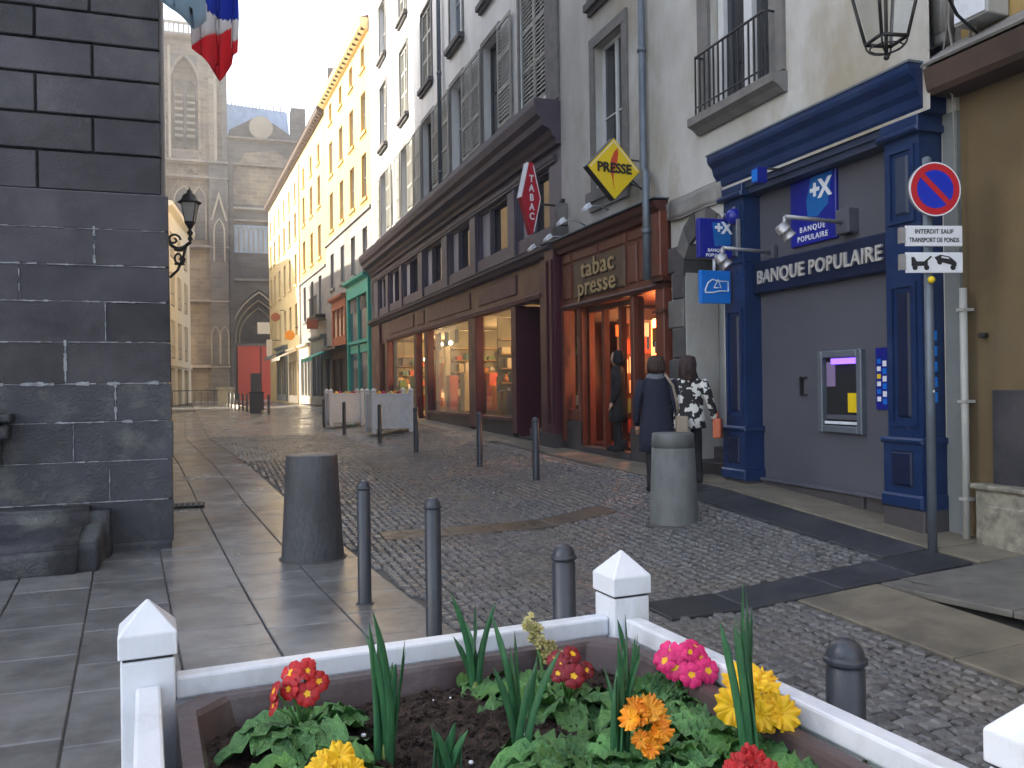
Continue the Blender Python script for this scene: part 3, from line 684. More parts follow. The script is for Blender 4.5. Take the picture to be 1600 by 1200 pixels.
w_ = window(gh, (a+c)/2, z0, c-a, z1-z0, -.16, m_sashw, m_pane, rows=2, surround=.17, sm=m_trim)
part('curtain', MB().box(a+.1,a+.42,-.175,-.172,z0+.06,z1-.1), m_curtain, w_)
part('sill', MB().box(a-.25,c+.25,-.2,.10,z0-.17,z0-.001).box(a-.18,c+.18,-.2,.06,z0-.32,z0-.172), m_trim, w_)
a, c, z0, z1 = wins[1]
w_ = part('window', MB().box(a+.02,a+.14,-.2,-.1,z0,z1).box(c-.14,c-.02,-.2,-.1,z0,z1).box(a+.5,a+.66,-.2,-.09,z0,z1).box(a+.14,c-.14,-.19,-.12,z0+.0,z0+.1), m_sashw, gh)
part('pane', MB().box(a+.14,c-.14,-.17,-.16,z0+.1,z1), m_pane, w_)
part('surround', MB().box(a-.24,a,.002,.05,z0-.02,z1).box(c,c+.24,.002,.05,z0-.02,z1), m_trim, w_)
part('sill', MB().profile([(-.1,4.80),(.05,4.80),(.12,4.86),(.2,4.9),(.2,5.0),(-.1,5.05)], a-.26, c+.26), m_trim, w_)
rl = MB(); x0, x1 = a-.1, c+.1
rl.tube([(x0,.02,5.74),(x0,.17,5.74),(x1,.17,5.74),(x1,.02,5.74)], .016, 8).tube([(x0,.17,5.1),(x1,.17,5.1)], .012, 6)
part('railing', rl, m_blk, w_)
for k in range(15):
    x = x0+(x1-x0)*k/14; part('baluster', MB().box(x-.009,x+.009,.161,.179,5.0,5.735), m_blk, w_)
for a, c, z0, z1 in wins[2:]:
    window(gh, (a+c)/2, z0, c-a, z1-z0, -.16, m_sashw, m_pane, rows=2, sill=.12, surround=.16, sm=m_trim)
part('eave', MB().profile([(-.2,17.4),(.45,17.6),(.5,17.8),(-.2,18.4)], G0-.1, G1), m_eave, gh)
# weathered stone around the arch
rnd2 = random.Random(3)
z = .4; k = 0
while z < 3.3:
    h = rnd2.uniform(.26,.42); w1 = .30 if k % 2 else .40
    part('quoin', MB().bev(9.95,9.95+w1,-.5,.012+rnd2.uniform(0,.02),z+.006,z+h-.006,.018), m_trim_d if k % 3 else m_trim, gh); z += h; k += 1
for k in range(7):   # arch stones
    t0 = math.pi*(.02+k*.96/7); t1 = math.pi*(.02+(k+1)*.96/7)-.03; cx, cz, rI, rO = 9.49, 3.02, .46, .78
    sx = .98
    part('arch_stone', MB().prism([(cx+rI*sx*math.cos(t0),cz+rI*1.15*math.sin(t0)),(cx+rO*math.cos(t0)*.86,cz+rO*1.1*math.sin(t0)),(cx+rO*math.cos(t1)*.86,cz+rO*1.1*math.sin(t1)),(cx+rI*sx*math.cos(t1),cz+rI*1.15*math.sin(t1))], -.5, .015+rnd2.uniform(0,.02)), m_trim if k % 2 else m_trim_d, gh)
part('broken_plaster', rough_block(9.0, 10.35, -.02, .035, 3.84, 4.12, 3, 21, .035), m_stone_and_shade, gh)
al = part('alley_wall', MB().box(9.95,10.24,-7.9,-.5,.4,4.0), m_white_pl, gh, label='pale plastered side wall of the alley')
for k in range(7): part('step', MB().bev(9.04,9.94,-.55-.3*k-.3+(-.2 if k == 6 else 0),-.12-.3*k,.36,.58+.16*k,.012), m_plinth, gh)
part('alley_door', MB().box(9.05,9.92,-2.7,-2.6,1.5,3.6), m_plinth, gh)
part('alley_pipe', MB().tube([(9.90,-1.1,1.9),(9.90,-1.1,3.7)], .035, 8), m_blk, gh)
# --- newsagent shopfront
ts = part('shop_front', MB().profile([(-.1,3.95),(.10,3.95),(.13,4.02),(.20,4.06),(.24,4.14),(.0,4.17),(-.1,4.17)], 10.34, 14.08), m_redwood_d, gh, label='red-brown wooden newsagent front')
part('roof_felt', MB().box(10.3,14.1,-.02,.255,4.172,4.19), m_zinc, ts)
part('fascia', MB().box(10.36,14.06,-.06,.03,3.02,3.95), m_redwood, ts)
for a, c in ((10.42,11.1),(11.2,11.48),(13.62,14.0)): part('panel', MB().bev(a,c,.031,.055,3.12,3.72,.02), m_redwood, ts)
for a, c in ((10.42,11.48),(11.56,12.5),(12.56,13.55),(13.62,14.0)): part('frieze_panel', MB().bev(a,c,.031,.055,3.76,3.92,.015), m_redwood, ts)
sb = part('sign_board', MB().bev(11.58,13.5,.031,.06,3.10,3.73,.02), m_signbrown, ts)
part('lettering', T_tabac, None, ts, at=(12.5,.078,3.55)).rotation_euler = FR
part('lettering_back', T_tabac_b, None, ts, at=(12.5,.066,3.54)).rotation_euler = FR
part('lettering_back', T_presse2_b, None, ts, at=(12.55,.066,3.24)).rotation_euler = FR
part('lettering', T_presse2, None, ts, at=(12.55,.078,3.25)).rotation_euler = FR
part('moulding', MB().profile([(-.06,2.94),(.07,2.94),(.10,2.99),(.06,3.03),(-.06,3.03)], 10.36, 14.06), m_redwood_d, ts)
for a, c, y1 in ((10.36,10.60,.08),(11.38,11.5,.02),(13.36,13.46,.02),(13.94,14.06,.07)): part('post', MB().bev(a,c,-.15,y1,.55 if a < 11 else .6,2.935,.012), m_redwood, ts)
part('capital', MB().box(10.30,10.66,-.1,.13,3.04,3.10), m_redwood_d, ts); part('collar', MB().box(10.33,10.63,-.1,.11,2.6,2.64), m_redwood_d, ts)
part('tall_post', MB().bev(10.30,10.58,.031,.16,3.101,4.0,.015), m_redwood, ts)
part('dado', MB().bev(10.6,11.38,-.1,.0,.95,1.14,.012), m_redwood, ts)
part('dado', MB().bev(13.46,13.94,-.1,.0,.98,1.18,.012), m_redwood, ts)
part('plinth', MB().box(10.36,11.5,-.16,.03,.3,.94), m_plinth, ts); part('plinth', MB().box(13.36,14.08,-.16,.03,.3,.97), m_plinth, ts)
part('door_step', MB().box(11.5,13.36,-.6,.05,.3,.56), m_plinth, ts)
for a, c in ((10.6,11.38),(13.46,13.94)):
    q = part('shop_window', MB().box(a,c,-.07,-.06,1.14,2.93), m_glass, ts)
    for k in range(16):
        x = rnd.uniform(a+.03,c-.16); z = rnd.uniform(1.16,2.7); part('magazine', MB().box(x,x+rnd.uniform(.08,.14),-.12-.002*k,-.119-.002*k,z,z+rnd.uniform(.12,.2)), rnd.choice(pal), q)
troom = part('shop_room', MB().box(10.6,13.9,-3.3,-3.2,.5,3.4).box(10.6,13.9,-3.2,-.2,3.05,3.1).box(10.6,13.9,-3.2,-.2,.5,.6).box(10.6,10.66,-3.2,-.5,.6,3.0).box(13.84,13.9,-3.2,-.5,.6,3.0), m_redwood_d, gh)
for x in (11.52,12.10,12.72,13.30): part('door_frame', MB().box(x-.045,x+.045,-.22,-.12,.57,2.92), m_redwood, ts)
part('door_frame', MB().box(11.5,13.36,-.22,-.10,2.84,2.93), m_redwood_d, ts)
part('reveal', MB().box(13.30,13.35,-.1,.0,.57,2.93), m_redwood, ts)
for (a, c, z, zz, m_) in ((12.82,13.15,2.05,2.72,m_lamp_o),(12.2,12.55,2.45,2.75,m_lamp_y),(12.2,12.5,2.0,2.4,m_lamp_o),(11.6,11.9,2.5,2.75,m_lamp_y),(12.85,13.1,2.55,2.74,m_lamp_y)):
    part('lit_sign', MB().box(a,c,-1.3,-1.26,z,zz), m_, troom)
for k in range(60):
    x = rnd.uniform(11.3,13.7); z = .65+.32*rnd.randrange(5); y_ = rnd.choice([-1.35,-1.9,-2.6]); part('goods', MB().box(x,x+rnd.uniform(.1,.24),y_-.2,y_,z,z+rnd.uniform(.14,.27)), rnd.choice(pal[:4]+[pal[6],pal[5]]), troom)
rk = part('wall_rack', MB().box(13.40,13.44,-3.0,-.75,.6,2.75), m_redwood_d, troom)
for z in (.75,1.1,1.45,1.8,2.15,2.45):
    x = -2.9
    while x < -.85:
        w_ = rnd.uniform(.14,.24)
        part('magazine', MB().box(13.37,13.395,x,x+w_,z,z+rnd.uniform(.2,.3)), rnd.choice(pal), rk); x += w_+.03
mbs = MB()
for z in (.63,.95,1.27,1.59,1.91): mbs.box(11.3,13.8,-3.1,-1.3,z-.03,z-.005)
part('shelf', mbs, m_in_wood, troom)
part('bulb', MB().ball((12.1,-1.1,2.25),.05,8,6), m_lamp_w, troom)
roomlight('newsagent_lamp_light', (7.6, 12.5, 2.7), 26, (1,.42,.16)); roomlight('newsagent_lamp_light', (8.4, 11.4, 2.6), 16, (1,.45,.2))
roomlight('newsagent_lamp_light', (6.9, 13.0, 1.9), 8, (1,.35,.12))
# --- drainpipes of the grey house
dp = thing('downpipe', 'grey zinc downpipe kinking above the newsagent front on the grey house', 'downpipe', (5.9, 10.85, 3.0), 0, auth=(0,0,0))
part('pipe', MB().tube([(0.0,0,14),(0.0,0,1.72),(0.0,-.08,1.62),(-.12,-.30,1.50),(-.16,-.36,1.38),(-.16,-.36,.05)], .055, 12), m_zinc, dp)
for p in ((0,0,3.4),(0,0,6.5),(-.16,-.36,.7)): part('pipe_collar', MB().cyl(p,(p[0],p[1],p[2]+.07),.068,n=12), m_zinc, dp)
# --- blue bank front (author x = along street)
bk = part('bank_front', MB().profile([(-.34,4.00),(-.02,4.00),(.02,4.06),(.03,4.14),(.07,4.19),(.09,4.27),(.15,4.33),(.16,4.37),(.16,4.42),(-.34,4.46)], 5.86, 9.10), m_blue, gh, label='bright blue classical bank front')
part('roof_felt', MB().box(5.85,9.12,-.3,.17,4.424,4.445), m_zinc, bk)
part('architrave', MB().box(6.36,8.59,-.3,-.06,3.86,3.999).box(6.36,8.59,-.059,-.03,3.93,3.999), m_blue_gr, bk)
for x0, x1, nm in ((5.93,6.35,'r'),(8.60,9.02,'l')):
    pl = part('pilaster', MB().box(x0,x1,-.34,-.02,.47,3.999), m_blue, bk)
    part('pilaster_base', MB().bev(x0-.04,x1+.04,-.36,.05,.43,.56,.02).box(x0-.02,x1+.02,-.35,.02,.561,1.02).bev(x0-.045,x1+.045,-.355,.05,1.021,1.08,.02), m_blue, pl)
    part('base_panel', MB().bev(x0+.08,x1-.08,.021,.034,.62,.96,.03), m_blue_d, pl)
    for za, zb in ((1.18,2.5),(3.05,3.75)):
        part('frame_moulding', MB().box(x0+.05,x0+.09,-.019,.006,za,zb).box(x1-.09,x1-.05,-.019,.006,za,zb).box(x0+.09,x1-.09,-.019,.006,za,za+.04).box(x0+.09,x1-.09,-.019,.006,zb-.04,zb), m_blue, pl)
        part('panel', MB().bev(x0+.13,x1-.13,-.019,.0,za+.08,zb-.08,.02), m_blue_d if za < 2 else m_blue_gr, pl)
    part('capital', MB().bev(x0-.05,x1+.05,-.34,.06,3.84,3.90,.02).bev(x0-.02,x1+.02,-.34,.02,3.901,3.998,.01), m_blue, pl)
bp = part('render_panel', MB().box(6.35,8.60,-.34,-.25,.44,3.86), m_bankgrey, bk, label='speckled grey rendered bank wall')
fb = part('fascia', MB().bev(6.352,8.598,-.249,-.14,2.66,3.04,.015), m_blue_d, bk)
o = part('lettering', T_bp, None, fb, at=(7.50,-.125,2.84)); o.rotation_euler = FR
part('plinth', MB().bev(6.9,8.56,-.38,-.20,.1,.43,.01), m_plinth, bk); part('plinth', MB().bev(6.38,6.9,-.38,-.24,.1,.43,.01), m_plinth, bk)
part('plinth', MB().bev(5.89,6.38,-.38,.03,.0,.43,.015), m_plinth, bk); part('plinth', MB().bev(8.57,9.05,-.38,.0,.15,.43,.01), m_plinth, bk)
part('ledge', MB().bev(6.352,8.598,-.249,-.17,.432,.47,.008), m_bankgrey, bk)
part('side_strip', MB().box(5.745,5.90,-.36,-.26,.05,4.0), m_bgrey2, gh)
# cash machine
am = thing('cash_machine', 'cash machine with a violet lit canopy set in the grey bank wall', 'cash machine', (6.25, 7.2, 1.05), R(90), auth=(7.2, -.25, 1.05))
fr = MB(); a, c, z0, z1 = 6.88, 7.54, 1.06, 1.93
fr.bev(a,a+.075,-.249,-.18,z0,z1,.01).bev(c-.075,c,-.249,-.18,z0,z1,.01).bev(a+.075,c-.075,-.249,-.181,z1-.075,z1,.01).bev(a+.075,c-.075,-.249,-.181,z0,z0+.075,.01)
part('frame', fr, m_zinc, am)
part('recess', MB().box(a+.075,c-.075,-.249,-.245,z0+.075,z1-.075), m_dark, am)
part('canopy_light', MB().box(a+.10,c-.2,-.243,-.2,z1-.145,z1-.085), m_violet, am)
part('screen', MB().box(c-.22,c-.09,-.243,-.235,z1-.38,z1-.12), m_violet if False else M('pinkish_screen', (.30,.22,.38), rough=.3), am)
part('keypad', MB().box(a+.09,a+.24,-.244,-.225,z0+.22,z0+.42), m_yelsign, am)
part('shelf', MB().bev(a+.085,c-.085,-.244,-.2,z0+.09,z0+.12,.005), m_white, am)
part('shelf', MB().bev(a+.085,c-.085,-.244,-.225,z0+.14,z0+.19,.005), m_bankgrey, am)
st_ = thing('card_sign', 'narrow dark blue strip of bank card symbols beside the cash machine', 'sign', (6.25, 6.64, 1.32), R(90), auth=(6.64, -.25, 1.32))
part('plate', MB().box(6.56,6.73,-.249,-.232,1.32,1.93), m_signblue, st_)
for k, m_ in enumerate((m_wprint, m_signcyan, m_wprint, m_yelsign, m_wprint, m_signcyan)):
    part('card_symbol', MB().box(6.66,6.71,-.2319,-.229,1.40+.075*k,1.445+.075*k), m_, st_)
    part('card_symbol', MB().box(6.585,6.635,-.2319,-.229,1.37+.075*k,1.425+.075*k), m_wprint if k % 2 else m_signcyan, st_)
hd = thing('grab_bar', 'small black square-cornered bracket handle on the grey bank wall', 'handle', (6.25, 7.82, 1.45), R(90), auth=(7.82,-.25,1.45))
part('grip', MB().box(7.84,7.86,-.249,-.2,1.45,1.66).box(7.78,7.839,-.249,-.22,1.64,1.66).box(7.78,7.839,-.249,-.22,1.45,1.47), m_blk, hd)
ps = thing('bank_wall_sign', 'large square deep blue bank sign with white plus and X under the cornice', 'sign', (6.25, 7.6, 3.1), R(90), auth=(7.6,-.25,3.1))
part('plate', MB().bev(7.24,7.98,-.249,-.21,3.12,3.855,.008), m_signblue, ps)
part('swoosh', MB().prism([(7.30,3.83),(7.68,3.83),(7.72,3.45),(7.62,3.38),(7.30,3.38)] if False else [(7.29,3.84),(7.62,3.84),(7.70,3.60),(7.68,3.42),(7.52,3.40),(7.36,3.50)], -.209, -.206), m_signmid, ps)
o = part('emblem', T_px, None, ps, at=(7.47,-.203,3.68)); o.rotation_euler = FR
o = part('lettering', T_b1, None, ps, at=(7.61,-.206,3.29)); o.rotation_euler = FR
o = part('lettering', T_b2, None, ps, at=(7.61,-.206,3.19)); o.rotation_euler = FR
# spotlights on arms
def spot_arm(label, base, tip, zz, boxed):
    t = thing('spotlight', label, 'spotlight', (base[0], base[1], zz), 0, group='spotlights on the bank front', auth=(base[0], base[1], zz))
    b_ = Vector((base[0], base[1], zz)); e_ = Vector((tip[0], tip[1], zz+.02))
    part('arm', MB().tube([b_, e_], .022, 8), m_alu, t)
    if boxed: part('mount_box', MB().box(base[0]-.08,base[0]+.06,base[1]-.1,base[1]+.1,zz-.12,zz+.14), m_bankgrey, t, bevel=.015)
    else: part('mount_box', MB().box(base[0]-.02,base[0]+.04,base[1]-.06,base[1]+.06,zz-.08,zz+.08), m_bankgrey, t, bevel=.01)
    part('bracket', MB().tube([e_, e_+Vector((-.01,0,-.1))], .02, 8), m_alu, t)
    h = e_+Vector((0,0,-.15)); d = Vector((.45,-.15,-.55)).normalized()
    part('lamp_head', MB().lathe([(.001,-.09),(.05,-.088),(.066,-.07),(.066,-.02),(.07,-.018),(.07,.0),(.064,.004),(.064,.06),(.072,.064),(.072,.082),(.06,.084),(.058,.07),(.001,.07)], (0,0,0), 16), m_alu, t, at=h).rotation_euler = d.to_track_quat('Z','Y').to_euler()
spot_arm('silver spotlight on the longer arm beside the square blue bank sign', (6.2,7.05), (5.42,7.05), 3.24, True)
spot_arm('silver spotlight on an arm in front of the projecting blue bank sign', (6.2,8.32), (5.52,8.30), 3.13, False)
sl = thing('blue_lamp', 'small glowing blue lamp on a thin bracket under the bank cornice', 'lamp', (6.2, 7.9, 3.98), 0, auth=(0,0,0))
part('arm', MB().tube([(0,-.05,0),(-.42,.0,.0)], .012, 6), m_blk, sl)
part('lamp_body', MB().bev(-.52,-.40,-.06,.06,-.17,.0,.02), m_signblue, sl); part('lens', MB().box(-.525,-.522,-.05,.05,-.15,-.02), m_signcyan, sl)
# projecting signs
pj = thing('bank_projecting_sign', 'dark blue hanging bank sign with a white plus and X beside the alley', 'sign', (6, 8.86, 3.1), 0, auth=(5.78,8.86,3.36))
part('plate', MB().box(5.54,6.0,8.82,8.90,3.12,3.60), m_signblue, pj, bevel=.01)
part('swoosh', MB().prism([(5.72,3.55),(5.98,3.55),(5.98,3.28),(5.75,3.26)], 8.813, 8.818), m_signmid, pj)
o = part('emblem', T_pxs, None, pj, at=(5.87,8.808,3.48)); o.rotation_euler = FN
for z, T in ((3.21,T_b1s),(3.15,T_b2s)):
    o = part('lettering', T, None, pj, at=(5.77,8.812,z)); o.rotation_euler = FN
part('arm', MB().tube([(5.9,8.86,3.60),(5.9,8.86,3.66),(6.05,8.86,3.66)], .015, 6), m_alu, pj); part('hanger', MB().tube([(5.77,8.86,3.12),(5.77,8.86,2.97)], .02, 6), m_white, pj)
pj.location = (5.78, 8.86, 3.36)
ds = thing('cash_sign', 'small bright blue square sign with a white card-and-loop drawing below the dark blue one', 'sign', (5.77, 8.86, 2.77), 0, auth=(5.77,8.86,2.77))
part('plate', MB().box(5.56,5.98,8.83,8.89,2.57,2.97), m_signcyan, ds, bevel=.008)
part('drawing', MB().tube([(5.62,8.825,2.70),(5.72,8.825,2.70),(5.82,8.825,2.72),(5.94,8.825,2.72),(5.94,8.825,2.84),(5.80,8.825,2.84),(5.72,8.825,2.86),(5.66,8.825,2.82),(5.62,8.825,2.74),(5.62,8.825,2.70)], .009, 5).tube([(5.74,8.825,2.76),(5.80,8.825,2.86),(5.84,8.825,2.76),(5.74,8.825,2.76)], .008, 5), m_wprint, ds)
sb_ = thing('dome_camera', 'round dark blue dome camera on the corner above the hanging bank sign', 'camera', (5.98, 8.75, 3.62), 0, auth=(0,0,0))
part('dome', MB().ball((0,0,0),.10,16,10), m_signblue, sb_); part('bracket', MB().box(.0,.1,-.02,.02,.06,.12), m_alu, sb_); part('post', MB().box(-.03,.01,-.12,-.09,-.40,-.05), m_alu, sb_)
# ================================================================== OCHRE HOUSE
oh = thing('ochre_house', 'ochre plastered house with a dark wooden canopy beam at the right edge', 'building', (6.3, 5.7, .1), R(90), auth=(5.7, -.3, .1))
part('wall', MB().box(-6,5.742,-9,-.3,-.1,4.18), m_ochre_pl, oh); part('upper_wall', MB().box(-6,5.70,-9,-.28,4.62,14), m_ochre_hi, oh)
part('corner_stone', MB().box(5.70,5.78,-9,-.285,4.46,14), m_trim, oh)
part('canopy_beam', MB().profile([(-.3,4.12),(-.02,4.12),(.02,4.16),(.06,4.34),(.02,4.36),(-.3,4.60)], -6, 5.80), m_eave, oh)
part('canopy_lip', MB().profile([(-.3,4.602),(.06,4.362),(.075,4.38),(-.3,4.63)], -6, 5.82), m_stone_and_shade, oh)
part('plaque', MB().bev(4.2,5.44,-.299,-.27,.68,1.51,.01), m_lava, oh, label='dark lava stone plaque panel')
for k in range(3): part('plaque_joint', MB().box(4.3+.36*k,4.31+.36*k,-.2699,-.268,.7,1.49), m_dark, oh)
m_marble = M('mottled_beige_stone', (.33,.31,.24), (.20,.19,.15), .5, 12, .3, 60, c3=(.14,.13,.11), s3=6)
part('base_stone', MB().bev(4.86,5.53,-.299,-.16,.02,.66,.02).bev(4.93,5.46,-.159,-.145,.14,.54,.015), m_marble, oh)
part('base_stone', MB().bev(3.5,4.85,-.299,-.16,.02,.64,.02), m_marble, oh)
part('base_cap', MB().bev(3.5,5.56,-.299,-.13,.662,.71,.015), m_marble, oh)
cg = thing('cable_guard', 'pale grey vertical cable guard pipe between the bank and the ochre wall', 'pipe', (6.18, 5.63, .2), 0, auth=(0,0,0))
part('pipe', MB().cyl((0,0,-.05),(0,0,2.2),.032,n=12), m_steelw, cg)
for z in (.35,1.2,2.0): part('clip', MB().box(-.04,.08,-.04,.04,z,z+.025), m_steelw, cg)
bell = thing('wall_bell', 'small black knob on the ochre wall beside the cable guard pipe', 'bell', (6.27,5.50,1.98), 0, auth=(0,0,0))
part('knob', MB().cyl((-.05,0,0),(0.02,0,0),.025,n=10), m_blk, bell)
jb = thing('junction_box', 'white junction box with hanging cables above the dark canopy beam', 'electrical box', (6.15, 5.38, 4.62), 0, auth=(0,0,0))
part('box', MB().box(-.12,.12,-.17,.17,.0,.26), m_steelw, jb, bevel=.015); part('lid', MB().box(-.135,-.121,-.15,.15,.02,.24), m_white, jb, bevel=.005)
part('cable', MB().tube([(.0,.1,.0),(.02,.14,-.1),(.0,.22,-.2),(-.02,.28,-.1),(.0,.33,.1),(.04,.36,.8),(.03,.34,3)], .012, 6), m_wire, jb)
part('cable', MB().tube([(.05,.3,3),(.06,.36,.4),(.0,.42,-.25),(-.05,.36,-.42),(.0,.3,-.52),(.1,.3,-3.9)], .009, 6), m_wire, jb)
part('cable', MB().tube([(.0,.05,.0),(.0,.08,-.12),(.0,.03,-.26)], .012, 6), m_wire, jb)
part('junction', rough_block(.0,.14,.38,.54,.0,1.2,2,31,.02), m_stone_and_shade, jb)
lpb = thing('wall_box', 'grey metal utility box on the corner strip beside the bank', 'box', (6.2,5.9,4.6), 0, auth=(0,0,0))
part('body', MB().box(-.02,.1,-.1,.1,.0,.3), m_zinc, lpb)
# ================================================================== SUNLIT YELLOW TERRACE (far right)
YO = (6.0, 33.4); YR = R(92.7)
def far_house(name, label, s0, s1, top, m_wall, rowdef, colx, eave_m, m_low_shade=None, lowz=8.9, shutters=False, wy=-.16):
    t = thing(name, label, 'building', (YO[0]-s0*math.sin(R(2.7)), YO[1]+s0*math.cos(R(2.7)), .7), YR, auth=(s0,0,.7))
    holes = []
    for (z0, z1, w) in rowdef:
        for x in colx: holes.append((x-w/2, x+w/2, z0, z1))
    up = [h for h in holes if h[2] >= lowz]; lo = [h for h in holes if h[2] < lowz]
    if m_low_shade:
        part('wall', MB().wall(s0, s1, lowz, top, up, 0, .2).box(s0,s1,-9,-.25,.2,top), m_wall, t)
        part('shade_grey_wall', MB().wall(s0, s1, 4.9, lowz-.12, lo, 0, .2).box(s0,s1,-.2,-.02,.3,4.9), m_low_shade, t)  # yellow front coloured grey below, imitating the street shade on its lower floors
        part('string_course', MB().box(s0,s1,-.1,.08,lowz-.118,lowz-.002), m_low_shade, t)
    else:
        part('wall', MB().wall(s0, s1, .3, top, holes, 0, .2).box(s0,s1,-9,-.25,.2,top), m_wall, t)
    for h in holes:
        w_ = window(t, (h[0]+h[1])/2, h[2], h[1]-h[0], h[3]-h[2], wy, m_sashw, m_pane, rows=2, sill=.08 if h[2] > 5 else None, sillm=m_wall if h[2] > lowz or not m_low_shade else m_low_shade)
        if shutters: 
            sw_ = .42
            shutter(w_, h[0]-sw_-.02, h[2], sw_, h[3]-h[2], .012, m_cream_sh); shutter(w_, h[1]+.02, h[2], sw_, h[3]-h[2], .012, m_cream_sh)
    part('eave', MB().profile([(-.3,top-.25),(.10,top-.12),(.32,top+.05),(.36,top+.2),(.3,top+.3),(-.3,top+.3)], s0, s1), eave_m, t)
    part('roof', MB().profile([(.34,top+.302),(-4.5,top+2.2),(-9,top+.302)], s0+.01, s1-.01), m_slate, t)
    for k in range(int((s1-s0)/.55)): part('rafter', MB().box(s0+.2+k*.55,s0+.30+k*.55,.0,.28,top-.1,top-.03), m_eave, t)
    return t
m_cream_sh = M('cream_shutter', (.62,.52,.36), (.55,.46,.30), .7, 3)
rows1 = [(6.55,8.2,.9),(9.4,11.2,.95),(12.1,13.7,.9),(14.7,15.6,.7)]
h1 = far_house('yellow_house', 'sunlit yellow house over the teal shopfront, nearest of the yellow row', 0.0, 10.4, 16.0, m_yellow_pl, rows1, [1.2,3.6,6.0,8.6], m_yellow_b, m_stone_and_shade, 8.9)
h2 = far_house('yellow_house', 'sunlit yellow house with dark brown eaves in the middle of the yellow row', 10.45, 19.6, 15.75, m_yellow_pl, [(5.6,7.6,.9),(8.6,10.3,.95),(11.3,12.9,.9),(13.6,14.6,.7)], [12.2,14.8,17.6], m_eave, m_stone_and_shade, 8.0)
h3 = far_house('yellow_house', 'pale yellow house at the far end of the row next to the cathedral', 19.65, 36.0, 15.75, m_yellow_b, [(5.0,7.0,1.0),(8.2,10.1,1.0),(11.1,12.7,1.0),(13.4,14.6,.8)], [21.2,23.9,26.6,29.4,32.2,34.6], m_eave, None, 0)
for t_ in (h1, h2, h3): t_['group'] = 'yellow houses on the right'
part('chimney', MB().box(10.8,12.0,-1.4,-.3,15.7,18.2), m_stone_and_shade, h2); part('chimney', MB().box(22,23.4,-2,-1,15.9,18.4), m_stone_and_shade, h3)
part('quoin_strip', MB().box(19.3,19.6,.003,.09,.3,15.3), m_cream_pl, h2)
def shop(parent, name, s0, s1, z0, z1, mat_, panes, fascia=.5, label=None, y=.12, gm=None):
    q = part(name, MB().box(s0,s0+.25,-.05,y,z0,z1).box(s1-.25,s1,-.05,y,z0,z1).box(s0+.25,s1-.25,-.05,y-.002,z1-fascia,z1).box(s0+.25,s1-.25,-.05,y-.02,z0,z0+.45), mat_, parent, label=label)
    part('shop_cornice', MB().profile([(-.05,z1),(y,z1),(y+.18,z1+.1),(y+.2,z1+.2),(-.05,z1+.24)], s0, s1), mat_, q)
    W_ = (s1-s0-.5)/panes
    for k in range(panes):
        a = s0+.25+k*W_
        if k: part('mullion', MB().box(a-.05,a+.05,-.04,y-.03,z0+.45,z1-fascia), mat_, q)
        part('shop_window', MB().box(a+(.05 if k else 0),a+W_-(.05 if k < panes-1 else 0),-.01,.0,z0+.45,z1-fascia), gm or m_pane_b, q)
    return q
tq = shop(h1, 'shop_front', .25, 4.6, .75, 6.05, m_teal, 2, .55, 'tall teal painted shopfront')
part('panel', MB().bev(.6,2.2,.001,.05,3.1,3.45,.01).bev(2.6,4.2,.001,.05,3.1,3.45,.01), m_teal, tq)
part('rail', MB().box(.5,4.35,.0,.14,3.5,3.62), m_teal, tq)
tr = shop(h1, 'shop_front', 4.9, 8.3, 3.6, 5.7, m_terra, 3, .35, 'terracotta upper shopfront with white posts', gm=m_cream_pl)
tb = shop(h1, 'shop_front', 4.85, 8.4, .75, 3.3, m_eave, 2, .3, 'dark brown lower shopfront', gm=m_dark)
aw = part('awning', MB().profile([(.12,3.55),(1.1,3.15),(1.1,2.98),(1.07,2.98),(1.07,3.12),(.12,3.48)], 8.3, 11.6), m_teal, h1, label='green striped awning')
part('awning', MB().profile([(.12,3.6),(.6,3.5),(.6,3.4),(.12,3.45)], 4.9, 8.3), m_blk, h1)
shop(h1, 'shop_front', 8.6, 10.35, .75, 3.5, m_bgrey2, 1, .4, 'grey-blue shopfront')
shop(h2, 'shop_front', 10.6, 14.6, .75, 4.2, m_bgrey2, 3, .7, 'grey-blue glazed shopfront')
shop(h2, 'shop_front', 15.0, 19.0, .75, 4.0, m_cream_pl, 3, .6, 'cream shopfront')
shop(h3, 'shop_front', 20.2, 24.5, .75, 4.0, m_cream_pl, 3, .6, 'pale shopfront'); shop(h3, 'shop_front', 25.5, 31, .8, 4.4, m_bgrey2, 4, .6, 'pale blue shopfront')
part('awning', MB().profile([(.1,4.1),(1.2,3.6),(1.2,3.4),(1.16,3.4),(1.16,3.55),(.1,4.0)], 20.2, 24.2), m_cream_pl, h3, label='white awning')
part('awning', MB().profile([(.1,4.3),(1.0,3.9),(1.0,3.7),(.96,3.7),(.96,3.85),(.1,4.2)], 26, 30.5), m_bgrey2, h3)
for k in range(8): part('balcony_rail', MB().box(10.9+k*.32,10.93+k*.32,.4,.43,5.5,6.4), m_blk, h2)
part('balcony_slab', MB().box(10.7,13.7,0,.5,5.3,5.45).box(10.7,13.7,.4,.44,6.4,6.44), m_blk, h2)
def yw(s, d, z): return (YO[0]-s*math.sin(R(2.7))-d*math.cos(R(2.7)), YO[1]+s*math.cos(R(2.7))-d*math.sin(R(2.7)), z)
